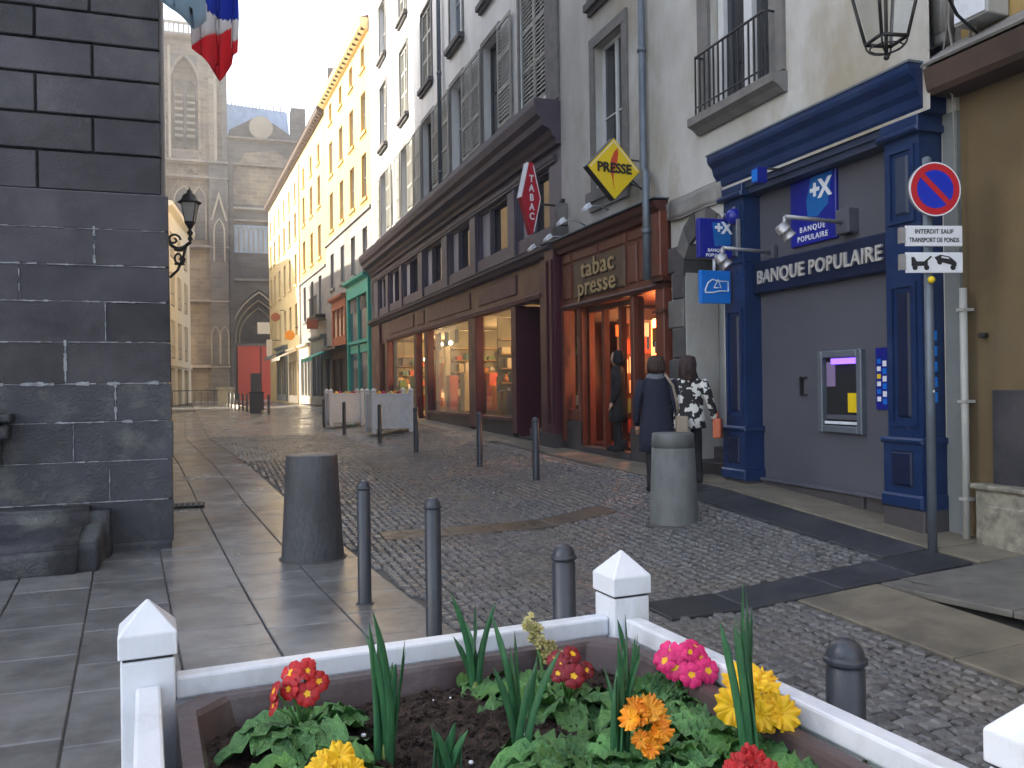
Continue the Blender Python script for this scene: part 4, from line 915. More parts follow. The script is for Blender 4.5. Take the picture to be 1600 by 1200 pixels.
def hang(name, label, s, z, mat_, w, h, round_=False, d=.7):
    p = yw(s, d, z); t = thing(name, label, 'sign', p, 0, auth=(0,0,0), group='hanging shop signs far down the street')
    part('board', MB().cyl((0,-.06,0),(0,.06,0),w/2,n=20) if round_ else MB().box(-w/2,w/2,-.05,.05,-h/2,h/2), mat_, t, bevel=.02)
    part('bracket', MB().tube([(w/2,0,h/2-.03),(d+.05,0,h/2-.03)], .025, 6), m_blk, t)
hang('hanging_sign', 'orange hanging shop sign left of the terracotta shopfront', 10.5, 4.9, m_terra, .55, .5)
hang('hanging_sign', 'round orange hanging shop sign beside the pale awning', 19.8, 4.9, m_oran, .6, 1, True, .6)
hang('hanging_sign', 'small red hanging sign near the cathedral portal', 27, 6.6, m_terra, .6, 1.0, True, .6)
hang('hanging_sign', 'white and red narrow hanging sign over the red door', 30, 4.6, m_cream_pl, .4, 1.2, False, .7)
# ================================================================== CREAM HOUSE (far left)
ang = math.atan2(1.17, 12)
ch = thing('cream_house', 'cream house with tall windows at the far left before the cathedral tower', 'building', (-2.85, 61.8, .55), R(-90)-ang, auth=(0,0,.55))
# author x runs back towards the camera from the far end when negative: front faces +X
holes = []
for z0, z1 in ((3.9,6.6),(7.6,10.0),(11.0,12.8)):
    for x in (-2.2,-5.6,-9.2): holes.append((x-.6, x+.6, z0, z1))
arch = [(-3.4,-1.2,.5,3.2),(-6.9,-4.5,.5,3.2),(-10.6,-8.2,.5,3.2)]
part('wall', MB().wall(-12.2, 0, .4, 14.3, holes+arch, 0, .4).box(-12.2,0,-8,-.45,.4,14.3), m_cream_pl, ch)
for h in holes:
    w_ = window(ch, (h[0]+h[1])/2, h[2], 1.2, h[3]-h[2], -.22, m_sashw, m_pane, rows=3)
    shutter(w_, h[0]-.5, h[2], .46, h[3]-h[2], .012, m_cream_sh)
    part('balcony_rail', MB().box(h[0],h[1],.03,.06,h[2],h[2]+.06).box(h[0],h[1],.03,.06,h[2]+.8,h[2]+.84), m_blk, w_)
for a in arch: part('shop_arch', MB().box(a[0],a[1],-.42,-.38,.5,3.2), m_dark, ch)
part('cornice', MB().profile([(-.1,14.0),(.4,14.25),(.45,14.5),(-.1,14.6)], -12.4, .2), m_cream_pl, ch)
part('roof', MB().profile([(.4,14.602),(-4,16.2),(-8,14.602)], -12.2, 0), m_slate, ch)
part('string_course', MB().box(-12.2,0,.003,.12,3.35,3.5), m_cream_pl, ch)
# ================================================================== CATHEDRAL
def cath_mat(name, c1, c2, c3):
    m = M(name, c1, c2, .9, .55, .5, 9, c3=c3, s3=.22, detail=10)
    nt = m.node_tree; N = nt.nodes; L = nt.links; b_ = N['Principled BSDF']; src = b_.inputs['Base Color'].links[0].from_socket
    g = N.new('ShaderNodeNewGeometry'); mp = N.new('ShaderNodeMapping'); mp.inputs['Rotation'].default_value = (R(90), 0, 0); L.new(g.outputs['Position'], mp.inputs[0])
    bk_ = N.new('ShaderNodeTexBrick'); bk_.inputs['Scale'].default_value = 1; bk_.inputs['Brick Width'].default_value = .9; bk_.inputs['Row Height'].default_value = .38; bk_.inputs['Mortar Size'].default_value = .02
    bk_.inputs['Color1'].default_value = (1,1,1,1); bk_.inputs['Color2'].default_value = (.62,.60,.6,1); bk_.inputs['Mortar'].default_value = (1.25,1.2,1.1,1); L.new(mp.outputs[0], bk_.inputs['Vector'])
    mx = N.new('ShaderNodeMix'); mx.data_type = 'RGBA'; mx.blend_type = 'MULTIPLY'; mx.inputs[0].default_value = .8
    L.new(src, mx.inputs[6]); L.new(bk_.outputs[0], mx.inputs[7]); L.new(mx.outputs[2], b_.inputs['Base Color']); return m
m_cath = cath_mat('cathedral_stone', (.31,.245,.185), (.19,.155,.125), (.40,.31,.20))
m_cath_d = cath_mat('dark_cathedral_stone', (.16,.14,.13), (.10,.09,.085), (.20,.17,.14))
m_cath_l = M('pale_cathedral_stone', (.42,.35,.26), (.32,.27,.21), .9, .8, .2, 9)
m_ledroof = M('pale_lead_roof', (.36,.44,.56), (.26,.33,.44), .5, .5, .1, 4, stretch=(3,1,1), c3=(.45,.53,.64), s3=.4)
CY = 80
def parch(cx, w, zs, apex, n=10):
    """pointed arch outline from right springing over the apex to left springing (x,z)"""
    rt = []
    for i in range(n+1):
        t = i/n; x = w*(1-t**1.75); rt.append((cx+x, zs+(apex-zs)*(t**.62)*(1-.0*t)))
    lf = [(2*cx-x, z) for x, z in reversed(rt[:-1])]
    return rt+lf
def arch_ring(mb, cx, w, zs, apex, z0, th, y0, y1):
    o = parch(cx, w+th, zs, apex+th*1.2); i = parch(cx, w, zs, apex)
    o = [(cx+w+th, z0)]+o+[(cx-w-th, z0)]; i = [(cx+w, z0)]+i+[(cx-w, z0)]
    for k in range(len(o)-1): mb.prism([i[k], o[k], o[k+1], i[k+1]], y0, y1)
    return mb
def arch_fill(mb, cx, w, zs, apex, z0, y0, y1):
    p = [(cx+w, z0)]+parch(cx, w, zs, apex)+[(cx-w, z0)]; return mb.prism(p, y0, y1)
def spandrel(mb, cx, w, zs, apex, x0, x1, z1, y0, y1):
    """wall above a pointed arch, filling the rectangle x0..x1, zs..z1"""
    p = parch(cx, w, zs, apex)
    for a, c in zip(p, p[1:]): mb.prism([a, (a[0], z1), (c[0], z1), c], y0, y1)
    if x1 > cx+w: mb.box(cx+w, x1, y0, y1, zs, z1)
    if x0 < cx-w: mb.box(x0, cx-w, y0, y1, zs, z1)
    return mb
ca = thing('cathedral', 'dark gothic cathedral with a tall tower, clock gable and deep pointed portal', 'cathedral', (0, CY, .5), 0, auth=(0,CY,.5))
# tower, author space = world
TX0, TX1 = -8.5, 1.5
tw = MB().wall(TX0, TX1, .3, 33, [(-5.3,-3.0,.4,.5),(-3.05,-1.0,17.2,19.9) if False else (-3.15,-1.05,22.6+.0,30.0)], 0, 0)
twb = MB(); twb.box(TX0,-3.15,CY,CY+10,.3,33).box(-.95,TX1,CY,CY+10,.3,33).box(-3.15,-.95,CY,CY+10,.3,23.0).box(-3.15,-.95,CY,CY+10,31.4,33).box(-3.15,-.95,CY+1.2,CY+10,23.0,31.4)
tower = part('tower', twb, m_cath, ca)
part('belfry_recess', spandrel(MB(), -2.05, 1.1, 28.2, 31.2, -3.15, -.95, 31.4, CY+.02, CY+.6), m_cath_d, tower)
for cx in (-2.55,-1.55):
    q = MB(); arch_ring(q, cx, .36, 28.0, 29.2, 23.2, .1, CY+.45, CY+.7); part('lancet', q, m_cath_d, tower)
    q = MB()
    for k in range(7): q.add([(cx-.36,CY+.5,24.2+k*.6),(cx+.36,CY+.5,24.2+k*.6),(cx+.36,CY+.9,24.5+k*.6),(cx-.36,CY+.9,24.5+k*.6),(cx-.36,CY+.5,24.28+k*.6),(cx+.36,CY+.5,24.28+k*.6),(cx+.36,CY+.9,24.58+k*.6),(cx-.36,CY+.9,24.58+k*.6)],[(0,1,2,3),(7,6,5,4),(0,4,5,1),(1,5,6,2),(2,6,7,3),(3,7,4,0)])
    part('louvres', q, m_cath_l, tower)
part('hood_mould', arch_ring(MB(), -2.05, 1.15, 28.2, 31.25, 22.8, .18, CY-.22, CY+.0), m_cath, tower)
for x0, x1, z1, yy in ((-4.9,-4.0,32.6,.7),(-.1,1.45,21.5,.9),(-.05,.35,32.5,.5),(1.0,1.49,32,.35),(-3.95,-3.6,26,.4)):
    part('buttress', MB().bev(x0,x1,-(CY),-(CY-yy),.3,z1,.05) if False else MB().box(x0,x1,CY-yy,CY-.002,.3,z1), m_cath if x1 < 1 else m_cath_d, tower)
part('pale_pier', MB().box(.36,.62,CY-.45,CY-.002,21.52,32), m_cath_l, tower); part('pale_pier', MB().box(-3.4,-3.2,CY-.3,CY-.002,22,32), m_cath_l, tower)
for z in (3.6,9.4,14.2,20.3,21.7,32.7): part('string_course', MB().profile([(CY-1.0,z),(CY-.8,z+.25),(CY-.003,z+.3),(CY-.003,z-.1)], TX0, TX1+.0), m_cath, tower)
part('parapet', MB().box(TX0,TX1,CY-.5,CY-.3,33.0,33.15).box(TX0,TX1,CY-.5,CY-.3,33.9,34.1), m_cath_l, tower)
for k in range(24): part('parapet_post', MB().box(TX0+.4*k,TX0+.4*k+.12,CY-.46,CY-.34,33.15,33.9), m_cath, tower)
for cx, zz, w in ((-2.2,17.0,.75),(-.95,17.0,.5)):
    part('blind_arch', arch_fill(MB(), cx, w, zz+1.2, zz+2.6, zz-2, CY-.06, CY-.003), m_cath_d, tower); part('hood_mould', arch_ring(MB(), cx, w, zz+1.2, zz+2.6, zz-2, .12, CY-.2, CY-.003), m_cath_l, tower)
part('gable_mould', arch_ring(MB(), -1.6, 1.6, 17.5, 21.2, 16, .16, CY-.25, CY-.003), m_cath, tower)
# buttress pier with niche right of the tower
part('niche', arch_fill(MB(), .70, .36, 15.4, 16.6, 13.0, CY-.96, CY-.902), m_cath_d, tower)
part('hood_mould', arch_ring(MB(), .70, .38, 15.4, 16.7, 13.0, .12, CY-1.05, CY-.902), m_cath_l, tower)
part('gablet', MB().prism([(-.0,16.6),(.7,19.2),(1.4,16.6),(1.25,16.6),(.7,18.6),(.15,16.6)], CY-1.1, CY-.902), m_cath_l, tower)
for cx in (.3,1.05): part('blind_arch', arch_fill(MB(), cx, .3, 6.3, 7.2, 3.9, CY-.96, CY-.902), m_cath_d, tower); part('hood_mould', arch_ring(MB(), cx, .3, 6.3, 7.2, 3.9, .08, CY-1.03, CY-.902), m_cath_l, tower)
# nave front
PX = 4.1
nf = MB(); nf.box(1.5,PX-2.75,CY+.6,CY+6,.3,24.6) if PX-2.75 > 1.5 else None
nf.box(PX+2.6,12,CY+.6,CY+6,.3,24.6).box(1.51,PX+2.6,CY+.6,CY+6,11.2,24.6).box(1.3,PX+2.6,CY+3.2,CY+6,.3,11.3)
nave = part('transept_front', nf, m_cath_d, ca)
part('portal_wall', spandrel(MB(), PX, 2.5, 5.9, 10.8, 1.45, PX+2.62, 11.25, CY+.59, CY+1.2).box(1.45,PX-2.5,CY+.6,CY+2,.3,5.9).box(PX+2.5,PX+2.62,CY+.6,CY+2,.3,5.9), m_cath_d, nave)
for k in range(5):
    w = 2.5-.17*(k+1); part('archivolt', arch_ring(MB(), PX, w, 5.9, 10.8-.33*(k+1), .4, .13, CY+.66+.42*k, CY+.98+.42*k), m_cath_l if k % 2 == 0 else m_cath_d, nave)
part('tympanum', arch_fill(MB(), PX, 1.7, 5.9, 9.0, 5.7, CY+2.8, CY+2.9), m_cath_d, nave)
m_reddoor = M('red_door_paint', (.55,.06,.035), (.48,.05,.03), .5, 1)
dr = part('portal_door', MB().box(PX-1.95,PX+1.95,CY+.5,CY+.6,.55,5.6), m_reddoor, nave, label='big red portal door')
part('lintel', MB().box(PX-2.2,PX+2.2,CY+.4,CY+.8,5.6,5.85), m_cath_d, nave)
part('wicket', MB().box(PX-.85,PX+.0,CY+.47,CY+.498,.55,3.1), m_dark, dr); part('wicket_frame', MB().box(PX+.02,PX+.12,CY+.46,CY+.498,.55,5.5), m_dark, dr)
part('notice', MB().box(PX-.2,PX+1.2,CY+.3,CY+.4,6.7,7.75), m_cream_pl, nave, label='cream notice board')
for z in (11.5,16.9,18.0,22.0,24.4): part('string_course', MB().profile([(CY+.15,z),(CY+.3,z+.2),(CY+.599,z+.25),(CY+.599,z-.1)], 1.51, 12), m_cath_l if z in (18.0,) else m_cath, nave)
for k in range(14):
    x = 2.2+.42*k; part('arcade_arch', arch_ring(MB(), x, .14, 16.0, 16.4, 14.2, .06, CY+.45, CY+.599), m_cath_l, nave)
part('gallery_recess', MB().box(1.9,12,CY+.55,CY+.598,14.1,16.6), m_ledroof, nave)
part('rose_wall', MB().prism([(1.9,18.5),(1.9,21.0),(3.0,23.2),(5.6,23.6),(8.5,22),(8.5,18.5)], CY+.56, CY+.598), m_cath, nave)
for x0, x1 in ((1.55,1.95),(6.9,7.5)): part('buttress', MB().box(x0,x1,CY+.0,CY+.6,.3,23.0), m_cath_d, nave)
part('gable', MB().prism([(1.5,24.6),(9,24.6),(7.3,25.1),(4.6,26.8),(4.2,26.8),(1.7,25.3)], CY+.9, CY+1.6), m_cath_d, nave)
part('lead_roof', MB().add([(1.55,CY+3,24.6),(7.3,CY+3,24.6),(7.3,CY+7,29.3),(1.55,CY+7,29.6),(1.55,CY+14,24.6),(7.3,CY+14,24.6)], [(0,1,2,3),(3,2,5,4),(0,3,4),(1,5,2)]), m_ledroof, nave)
part('roof_pier', MB().box(7.3,8.6,CY+2,CY+4,24.6,28.2), m_cath_d, nave)
for k in range(18): part('ridge_cresting', MB().box(1.7+.33*k,1.78+.33*k,CY+6.95,CY+7.05,29.3,29.85), m_cath_d, nave)
ck = part('clock', MB().cyl((4.45,CY+.5,25.6),(4.45,CY+.88,25.6),1.0,n=32), M('clock_face', (.85,.84,.80), (.8,.79,.75), .5, 3), nave)
part('clock_rim', MB().lathe([(.95,0),(1.06,0),(1.06,.1),(.95,.1)], (0,0,0), 32), m_cath_l, ck, at=(4.45,CY+.52,25.6)).rotation_euler = (R(90),0,0)
part('clock_hands', MB().box(4.40,4.5,CY+.47,CY+.495,25.5,26.1).box(3.9,4.45,CY+.47,CY+.494,25.62,25.72), m_blk, ck)
for k in range(12):
    t = math.pi*2*k/12; part('hour_mark', MB().box(4.45+.8*math.sin(t)-.05,4.45+.8*math.sin(t)+.05,CY+.48,CY+.497,25.6+.8*math.cos(t)-.05,25.6+.8*math.cos(t)+.05), m_blk, ck)
# ================================================================== STREET FURNITURE
def bollard_mesh(h=.92, r=.05):
    return [(r*1.02,-.1),(r*1.02,0.02),(r,.03),(r,h-.078),(r*.94,h-.076),(r*.94,h-.066),(r*1.10,h-.064),(r*1.12,h-.062),(r*1.12,h-.052),(r*1.10,h-.050),(r*.99,h-.049),(r*.975,h-.043),(r*.92,h-.030),(r*.80,h-.018),(r*.60,h-.008),(r*.32,h-.002),(.001,h)]
pr = bollard_mesh()
B0 = thing('bollard', 'slim slate-grey bollard on the wet flagstones right of the dark tapered post', 'bollard', (1.04, 6.26, zg(1.04,6.26)), 0, group='slim slate-grey metal bollards')
part('post', MB().lathe(pr[:6], (0,0,0), 20), m_bollard, B0); part('cap', MB().lathe(pr[5:], (0,0,0), 20), m_bollard, B0)
part('base_collar', MB().lathe([(.068,-.05),(.068,.012),(.060,.018),(.052,.019)], (0,0,0), 20), m_conc_d, B0)
BL = [(1.27,5.09,'slim slate-grey bollard just behind the white planter rail, left of the cream flower'),
      (1.41,3.35,'slim bollard whose upper half shows behind the planter left of its white corner post'),
      (4.36,11.33,'slim bollard standing before the maroon doorway of the shop'),
      (4.16,13.4,'slim bollard on the setts in front of the big lit shop window'),
      (3.78,16.42,'slim bollard at the right end of the nearer white far planter'),
      (3.62,19.4,'slim bollard in front of the middle of the nearer far planter'),
      (3.35,23.15,'slim bollard in front of the farther white planter'),
      (3.30,27.19,'slim bollard at the left end of the farther white planter'),
      (2.38,39.94,'slim bollard right of the dark bin far up the street')]
for x, y, lab in BL: place_copy(B0, (x, y, zg(x, y)), 0, lab)
nb = place_copy(B0, (1.57, 1.82, 0), 0, 'nearest slim bollard, its domed cap rising behind the right planter rail')
for k, (x, y) in enumerate([(1.75,43),(1.62,45),(1.5,47.2),(1.36,49.4),(1.2,51.6),(1.05,53.8),(.9,56)]):
    place_copy(B0, (x, y, zg(x, y)), 0, '%s slim bollard counted from the dark bin in the far row along the low kerb' % ('first','second','third','fourth','fifth','sixth','seventh')[k])
c1 = thing('stone_bollard', 'fat dark granite tapered post on the wet flagstones, left in the photo', 'bollard', (.86, 8.05, zg(.86,8.05)), 0)
part('body', MB().lathe([(.287,-.05),(.287,.0),(.285,.02),(.255,.55),(.235,.955),(.228,.965),(.001,.968)], (0,0,0), 40), m_conc_d, c1)
part('dirt_ring', MB().lathe([(.31,-.05),(.31,.010),(.29,.013),(.28,.013)], (0,0,0), 32), m_joint, c1)
c2 = thing('stone_bollard', 'fat pale grey concrete post with a banded top in front of the alley', 'bollard', (4.50, 7.72, zg(4.5,7.72)-.01), 0)
part('body', MB().lathe([(.258,-.1),(.258,.0),(.250,.03),(.222,.79)], (0,0,0), 40), m_conc, c2)
part('dirt_ring', MB().lathe([(.30,-.05),(.30,.006),(.262,.010),(.255,.010)], (0,0,0), 32), m_joint, c2)
part('band', MB().lathe([(.215,.785),(.215,.80),(.224,.803),(.216,.93),(.208,.94),(.001,.942)], (0,0,0), 40), m_conc, c2)
bn = thing('litter_bin', 'dark square litter bin far up the street before the cathedral', 'bin', (1.95, 42, zg(1.95,42)), 0)
part('body', MB().bev(-.32,.32,-.3,.3,0,.95,.03), m_conc_d, bn); part('lid', MB().bev(-.34,.34,-.32,.32,.955,1.03,.02), m_blk, bn)
sb2 = thing('stone_block', 'pale square stone pier at the far end of the low kerb', 'pier', (.8, 60, zg(.8,60)), 0)
part('pier', MB().bev(-.5,.5,-.5,.5,0,1.1,.05), m_marble, sb2); part('cap', MB().bev(-.6,.6,-.6,.6,1.1,1.25,.04), m_marble, sb2)

lk = single('low_kerb', MB().box(.55,.85,0,0.01,0,.01) if False else MB().add([(2.2,41,.40),(2.4,41,.40),(1.0,60,.45),(.8,60,.45),(2.2,41,.62),(2.4,41,.62),(1.0,60,.72),(.8,60,.72)],[(0,3,2,1),(4,5,6,7),(0,1,5,4),(1,2,6,5),(2,3,7,6),(3,0,4,7)]), m_cream_pl, kind='structure')
# railing far left
rg = thing('barrier', 'low thin metal barrier far up the street at the foot of the cream house', 'barrier', (-1.2, 64, .6), 0, auth=(0,0,0))
part('top_rail', MB().tube([(-1.4,-2,1.0),(2.2,4,1.0)], .03, 6), m_blk, rg)
for k in range(9): part('upright', MB().tube([(-1.4+.45*k,-2+.75*k,-.1),(-1.4+.45*k,-2+.75*k,1.0)], .022, 6), m_blk, rg)
# planters down the street
def planter(name, label, x, y, rot, near=False):
    t = thing(name, label, 'planter', (x, y, zg(x, y)), rot, group='white flower planters')
    S, P_ = (.578, .048) if near else (.53, .055)
    for sx in (-1, 1):
        for sy in (-1, 1):
            cx, cy = sx*(S-P_), sy*(S-P_)
            p = part('corner_post', MB().bev(cx-P_,cx+P_,cy-P_,cy+P_,.04,1.085,.004) if False else MB().box(cx-P_,cx+P_,cy-P_,cy+P_,.04,1.092), m_white, t, bevel=.004)
            q = P_+.004
            part('post_cap', MB().add([(cx-q,cy-q,1.098),(cx+q,cy-q,1.098),(cx+q,cy+q,1.098),(cx-q,cy+q,1.098),(cx-q,cy-q,1.142),(cx+q,cy-q,1.142),(cx+q,cy+q,1.142),(cx-q,cy+q,1.142),(cx,cy,1.20)],
                [(0,3,2,1),(0,1,5,4),(1,2,6,5),(2,3,7,6),(3,0,4,7),(4,5,8),(5,6,8),(6,7,8),(7,4,8)]), m_white, p, bevel=.003)
            part('post_joint', MB().box(cx-P_+.004,cx+P_-.004,cy-P_+.004,cy+P_-.004,1.092,1.098), m_blk, p)
    i = S-2*P_-.001
    for sy in (-1, 1):
        part('top_rail', MB().box(-i,i,sy*(S-P_)-.022,sy*(S-P_)+.022,1.0,1.045), m_white, t, bevel=.006)
        part('top_rail', MB().box(sy*(S-P_)-.022,sy*(S-P_)+.022,-i,i,1.0,1.045), m_white, t, bevel=.006)
        part('side_panel', MB().box(-i,i,sy*(S-P_)-.01,sy*(S-P_)+.01,.16,.999), m_white, t)
        part('side_panel', MB().box(sy*(S-P_)-.01,sy*(S-P_)+.01,-i,i,.16,.999), m_white, t)
        if not near:
            for k in range(1, 4):
                x_ = -i+2*i*k/4; part('batten', MB().box(x_-.006,x_+.006,sy*(S-P_)+sy*.0101-.004,sy*(S-P_)+sy*.0101+.004,.2,.98), m_white, t)
                part('batten', MB().box(sy*(S-P_)+sy*.0101-.004,sy*(S-P_)+sy*.0101+.004,x_-.006,x_+.006,.2,.98), m_white, t)
    return t
def liner(t, z=1.008, S=.445):
    prof = MB(); o, i, ib = S, S-.035, S-.06
    c = .06
    def ring(s, zz, cc): return [(-s+cc,-s,zz),(s-cc,-s,zz),(s,-s+cc,zz),(s,s-cc,zz),(s-cc,s,zz),(-s+cc,s,zz),(-s,s-cc,zz),(-s,-s+cc,zz)]
    R_ = [ring(o-.03,.70,c*.6),ring(o-.012,z-.02,c*.7),ring(o,z-.01,c*.7),ring(o,z,c*.7),ring(i+.004,z+.002,c*.9),ring(i,z-.006,c),ring(ib,z-.12,c)]
    v = [p for r_ in R_ for p in r_]; f_ = [(a*8+k, a*8+(k+1)%8, (a+1)*8+(k+1)%8, (a+1)*8+k) for a in range(len(R_)-1) for k in range(8)]
    part('liner', prof.add(v, f_), m_liner, t)
for x, y, lab in ((4.28, 21.65, 'nearer of the two white boarded planters outside the lit shop'), (3.85, 26.5, 'farther of the two white boarded planters up the street')):
    t = planter('flower_planter', lab, x, y, 0); liner(t)
    part('soil', MB().box(-.4,.4,-.4,.4,.7,.95), m_soil, t)
    q = random.Random(int(y)); z0 = zg(x, y)
    for k in range(5):
        px, py = (-.28,.0,.26,-.1,.2)[k], (-.2,-.3,-.15,.2,.25)[k]
        bc, bm0 = [('yellow',m_yel),('cream',m_crm),('red',m_red),('pink',m_pink),('orange',m_oran)][k]
        pt = thing('potted_flower', 'small distant %s-flowered plant in the %s white planter outside the shop' % (bc, 'nearer' if y < 24 else 'farther'), 'plant', (x+px, y+py, z0+.95), q.random()*6, group='plants in the %s far planter' % ('nearer' if y < 24 else 'farther'))
        mb = MB()
        for a in range(8):
            an = a*.785+q.random()*.4; l_ = q.uniform(.12,.19); w_ = .05
            mb.add([(0,0,0),(l_*.6*math.cos(an)-w_*math.sin(an),l_*.6*math.sin(an)+w_*math.cos(an),.06),(l_*math.cos(an),l_*math.sin(an),.05),(l_*.6*math.cos(an)+w_*math.sin(an),l_*.6*math.sin(an)-w_*math.cos(an),.06)], [(0,1,2,3)])
        part('leaves', mb, m_leaf, pt)
        part('blossom', MB().ball((0,0,.12),.045,8,5).ball((.06,.03,.11),.03,8,5).ball((-.05,.04,.10),.03,8,5), bm0, pt)
NP = planter('flower_planter', 'big white planter with pyramid-capped posts and spring flowers filling the foreground', .466, 1.322, R(-3.6), near=True)
NP.rotation_euler = (0,0,R(3.9)); NP.location = (.44, 1.29, 0)
liner(NP, 1.012, .482)
sg = MB(); n = 90; q = random.Random(5)
for j in range(n+1):
    for i in range(n+1):
        x = -.44+.88*i/n; y = -.44+.88*j/n; p = Vector((x,y,0))
        z = .955+noise.noise(p*4)*.022+noise.noise(p*22)*.009+noise.noise(p*60)*.006+abs(noise.noise(p*95))*.006
        sg.v.append((x,y,z))
for j in range(n):
    for i in range(n):
        a = j*(n+1)+i; sg.f.append((a,a+1,a+n+2,a+n+1)); sg.smooth.append(False)
part('soil', sg, m_soil, NP)
cr = MB()
for k in range(4200):
    x, y = q.uniform(-.43,.43), q.uniform(-.43,.43); p = Vector((x,y,0)); z = .957+noise.noise(p*4)*.022+noise.noise(p*22)*.009
    r_ = q.choice([.003,.004,.005,.006,.009,.014]); pts = [Vector((q.uniform(-1,1),q.uniform(-1,1),q.uniform(-.8,.8))).normalized()*r_ for _ in range(6)]
    cr.add([(x+a.x,y+a.y,z+a.z) for a in pts], [(0,1,2),(0,2,3),(0,3,4),(0,4,1),(5,2,1),(5,3,2),(5,4,3),(5,1,4)])
part('soil_crumbs', cr, m_soil, NP, kind='stuff')
pebs = MB()
for k in range(26):
    x, y = q.uniform(-.38,.38), q.uniform(-.38,.38); pebs.ball((x,y,.962+noise.noise(Vector((x,y,0))*4)*.022+.004), q.uniform(.002,.005), 6, 4, .7)
part('perlite_grains', pebs, m_wprint, NP, kind='stuff')
# ------------------------------------------------------------------ plants
def leaf_mesh(L_, W_, droop, curl, seed, mat_, wav=.006):
    q = random.Random(seed); mb = MB(); nx, ny = 14, 8; ph = q.random()*6
    for i in range(nx+1):
        t = i/nx
        w = W_*(.16+.84*math.sin(min(1,t*1.05)**1.3*math.pi*.86+.12)**.9) if t < .97 else W_*.18
        if t < .16: w = W_*(.16+t*.9)
        # arching midline
        ang_ = R(62)-t*R(62+droop)
        x = L_*(math.sin(R(62))-math.sin(ang_))*0 + L_*t*math.cos(R(30)-t*R(20)); z = L_*(.62*t-(.62+droop/90)*t*t)
        for j in range(ny+1):
            s = j/ny*2-1
            yy = w*s*(1+.07*math.sin(t*32+ph+s*2)); zz = z+curl*w*abs(s)**1.4*.5-.10*w*(1-abs(s))*.9
            zz += wav*math.sin(t*30+abs(s)*7+ph)*(.35+.65*abs(s))+wav*.6*math.sin(t*55+abs(s)*13)
            mb.v.append((x, yy, zz))
    for i in range(nx):
        for j in range(ny):
            a = i*(ny+1)+j; mb.f.append((a,a+1,a+ny+2,a+ny+1)); mb.smooth.append(True)
    return mb.mesh('leaf', mat_)
m_rib = M('pale_leaf_rib', (.16,.30,.12), (.12,.24,.09), .5, 20)
def rib_mesh(L_, droop):
    pts = []
    for i in range(9):
        t = i/10; pts.append((L_*t*math.cos(R(30)-t*R(20)), 0, L_*(.62*t-(.62+droop/90)*t*t)-.0015))
    return MB().tube(pts, [.0022*(1-k/10) for k in range(9)], 5).mesh('midrib', m_rib)
LEAVES = []
for k, (L_, W_, dr_, cu, mt) in enumerate([(.115,.030,28,.5,m_leaf),(.10,.033,10,.7,m_leaf),(.13,.034,40,.3,m_leaf),(.085,.028,-5,.9,m_leafy),(.105,.030,20,.6,m_leaf),(.12,.027,35,.2,m_leafy)]):
    LEAVES.append((leaf_mesh(L_, W_, dr_, cu, k, mt), rib_mesh(L_, dr_)))
def petal_flower(r_, seed, pm, ruffle=.0, name='flower'):
    """five notched overlapping petals"""
    q = random.Random(seed); mb = MB()
    for k in range(5):
        a0 = 2*math.pi*k/5+q.uniform(-.06,.06); nu, nv = 5, (18 if ruffle else 8); b = len(mb.v); lift = q.uniform(-.06,.10)
        for i in range(nu+1):
            t = i/nu
            for j in range(nv+1):
                s = j/nv*2-1; hw = .78*math.sin(min(1,.25+t*.85)*math.pi*.62)
                rad = r_*(.08+.92*t)*(1-.13*(1-abs(s))**3*(t > .8)-.24*abs(s)**4*t+(.05*math.sin(s*8+k*2+seed) if ruffle else 0)*t)
                an = a0+s*(.70 if not ruffle else .82)*(.66+.34*t**.5)
                z = r_*(.10+lift*t+.10*math.sin(t*3)-.16*t*t)+ruffle*r_*math.sin(s*7+k*1.7+seed)*t*t*1.5+ruffle*.5*r_*math.sin(s*23+k)*t*t+(.10*r_*math.cos(s*1.5)*t if not ruffle else .3*r_*t)+.0006*((k % 2))*t
                mb.v.append((rad*math.cos(an), rad*math.sin(an), z))
        for i in range(nu):
            for j in range(nv):
                a = b+i*(nv+1)+j; mb.f.append((a,a+1,a+nv+2,a+nv+1)); mb.smooth.append(True)
    return mb.mesh(name, pm)
def eye_mesh(r_):
    mb = MB(); v = [(0,0,r_*.10)]
    for k in range(20):
        rr_ = r_*(.36 if k % 4 in (0,1) else .27); v.append((rr_*math.cos(k*math.pi/10), rr_*math.sin(k*math.pi/10), r_*.145))
    return mb.add(v, [(0,k+1,(k+1)%20+1) for k in range(20)], True).mesh('flower_eye', m_eye)
def zsoil(x, y): return .955
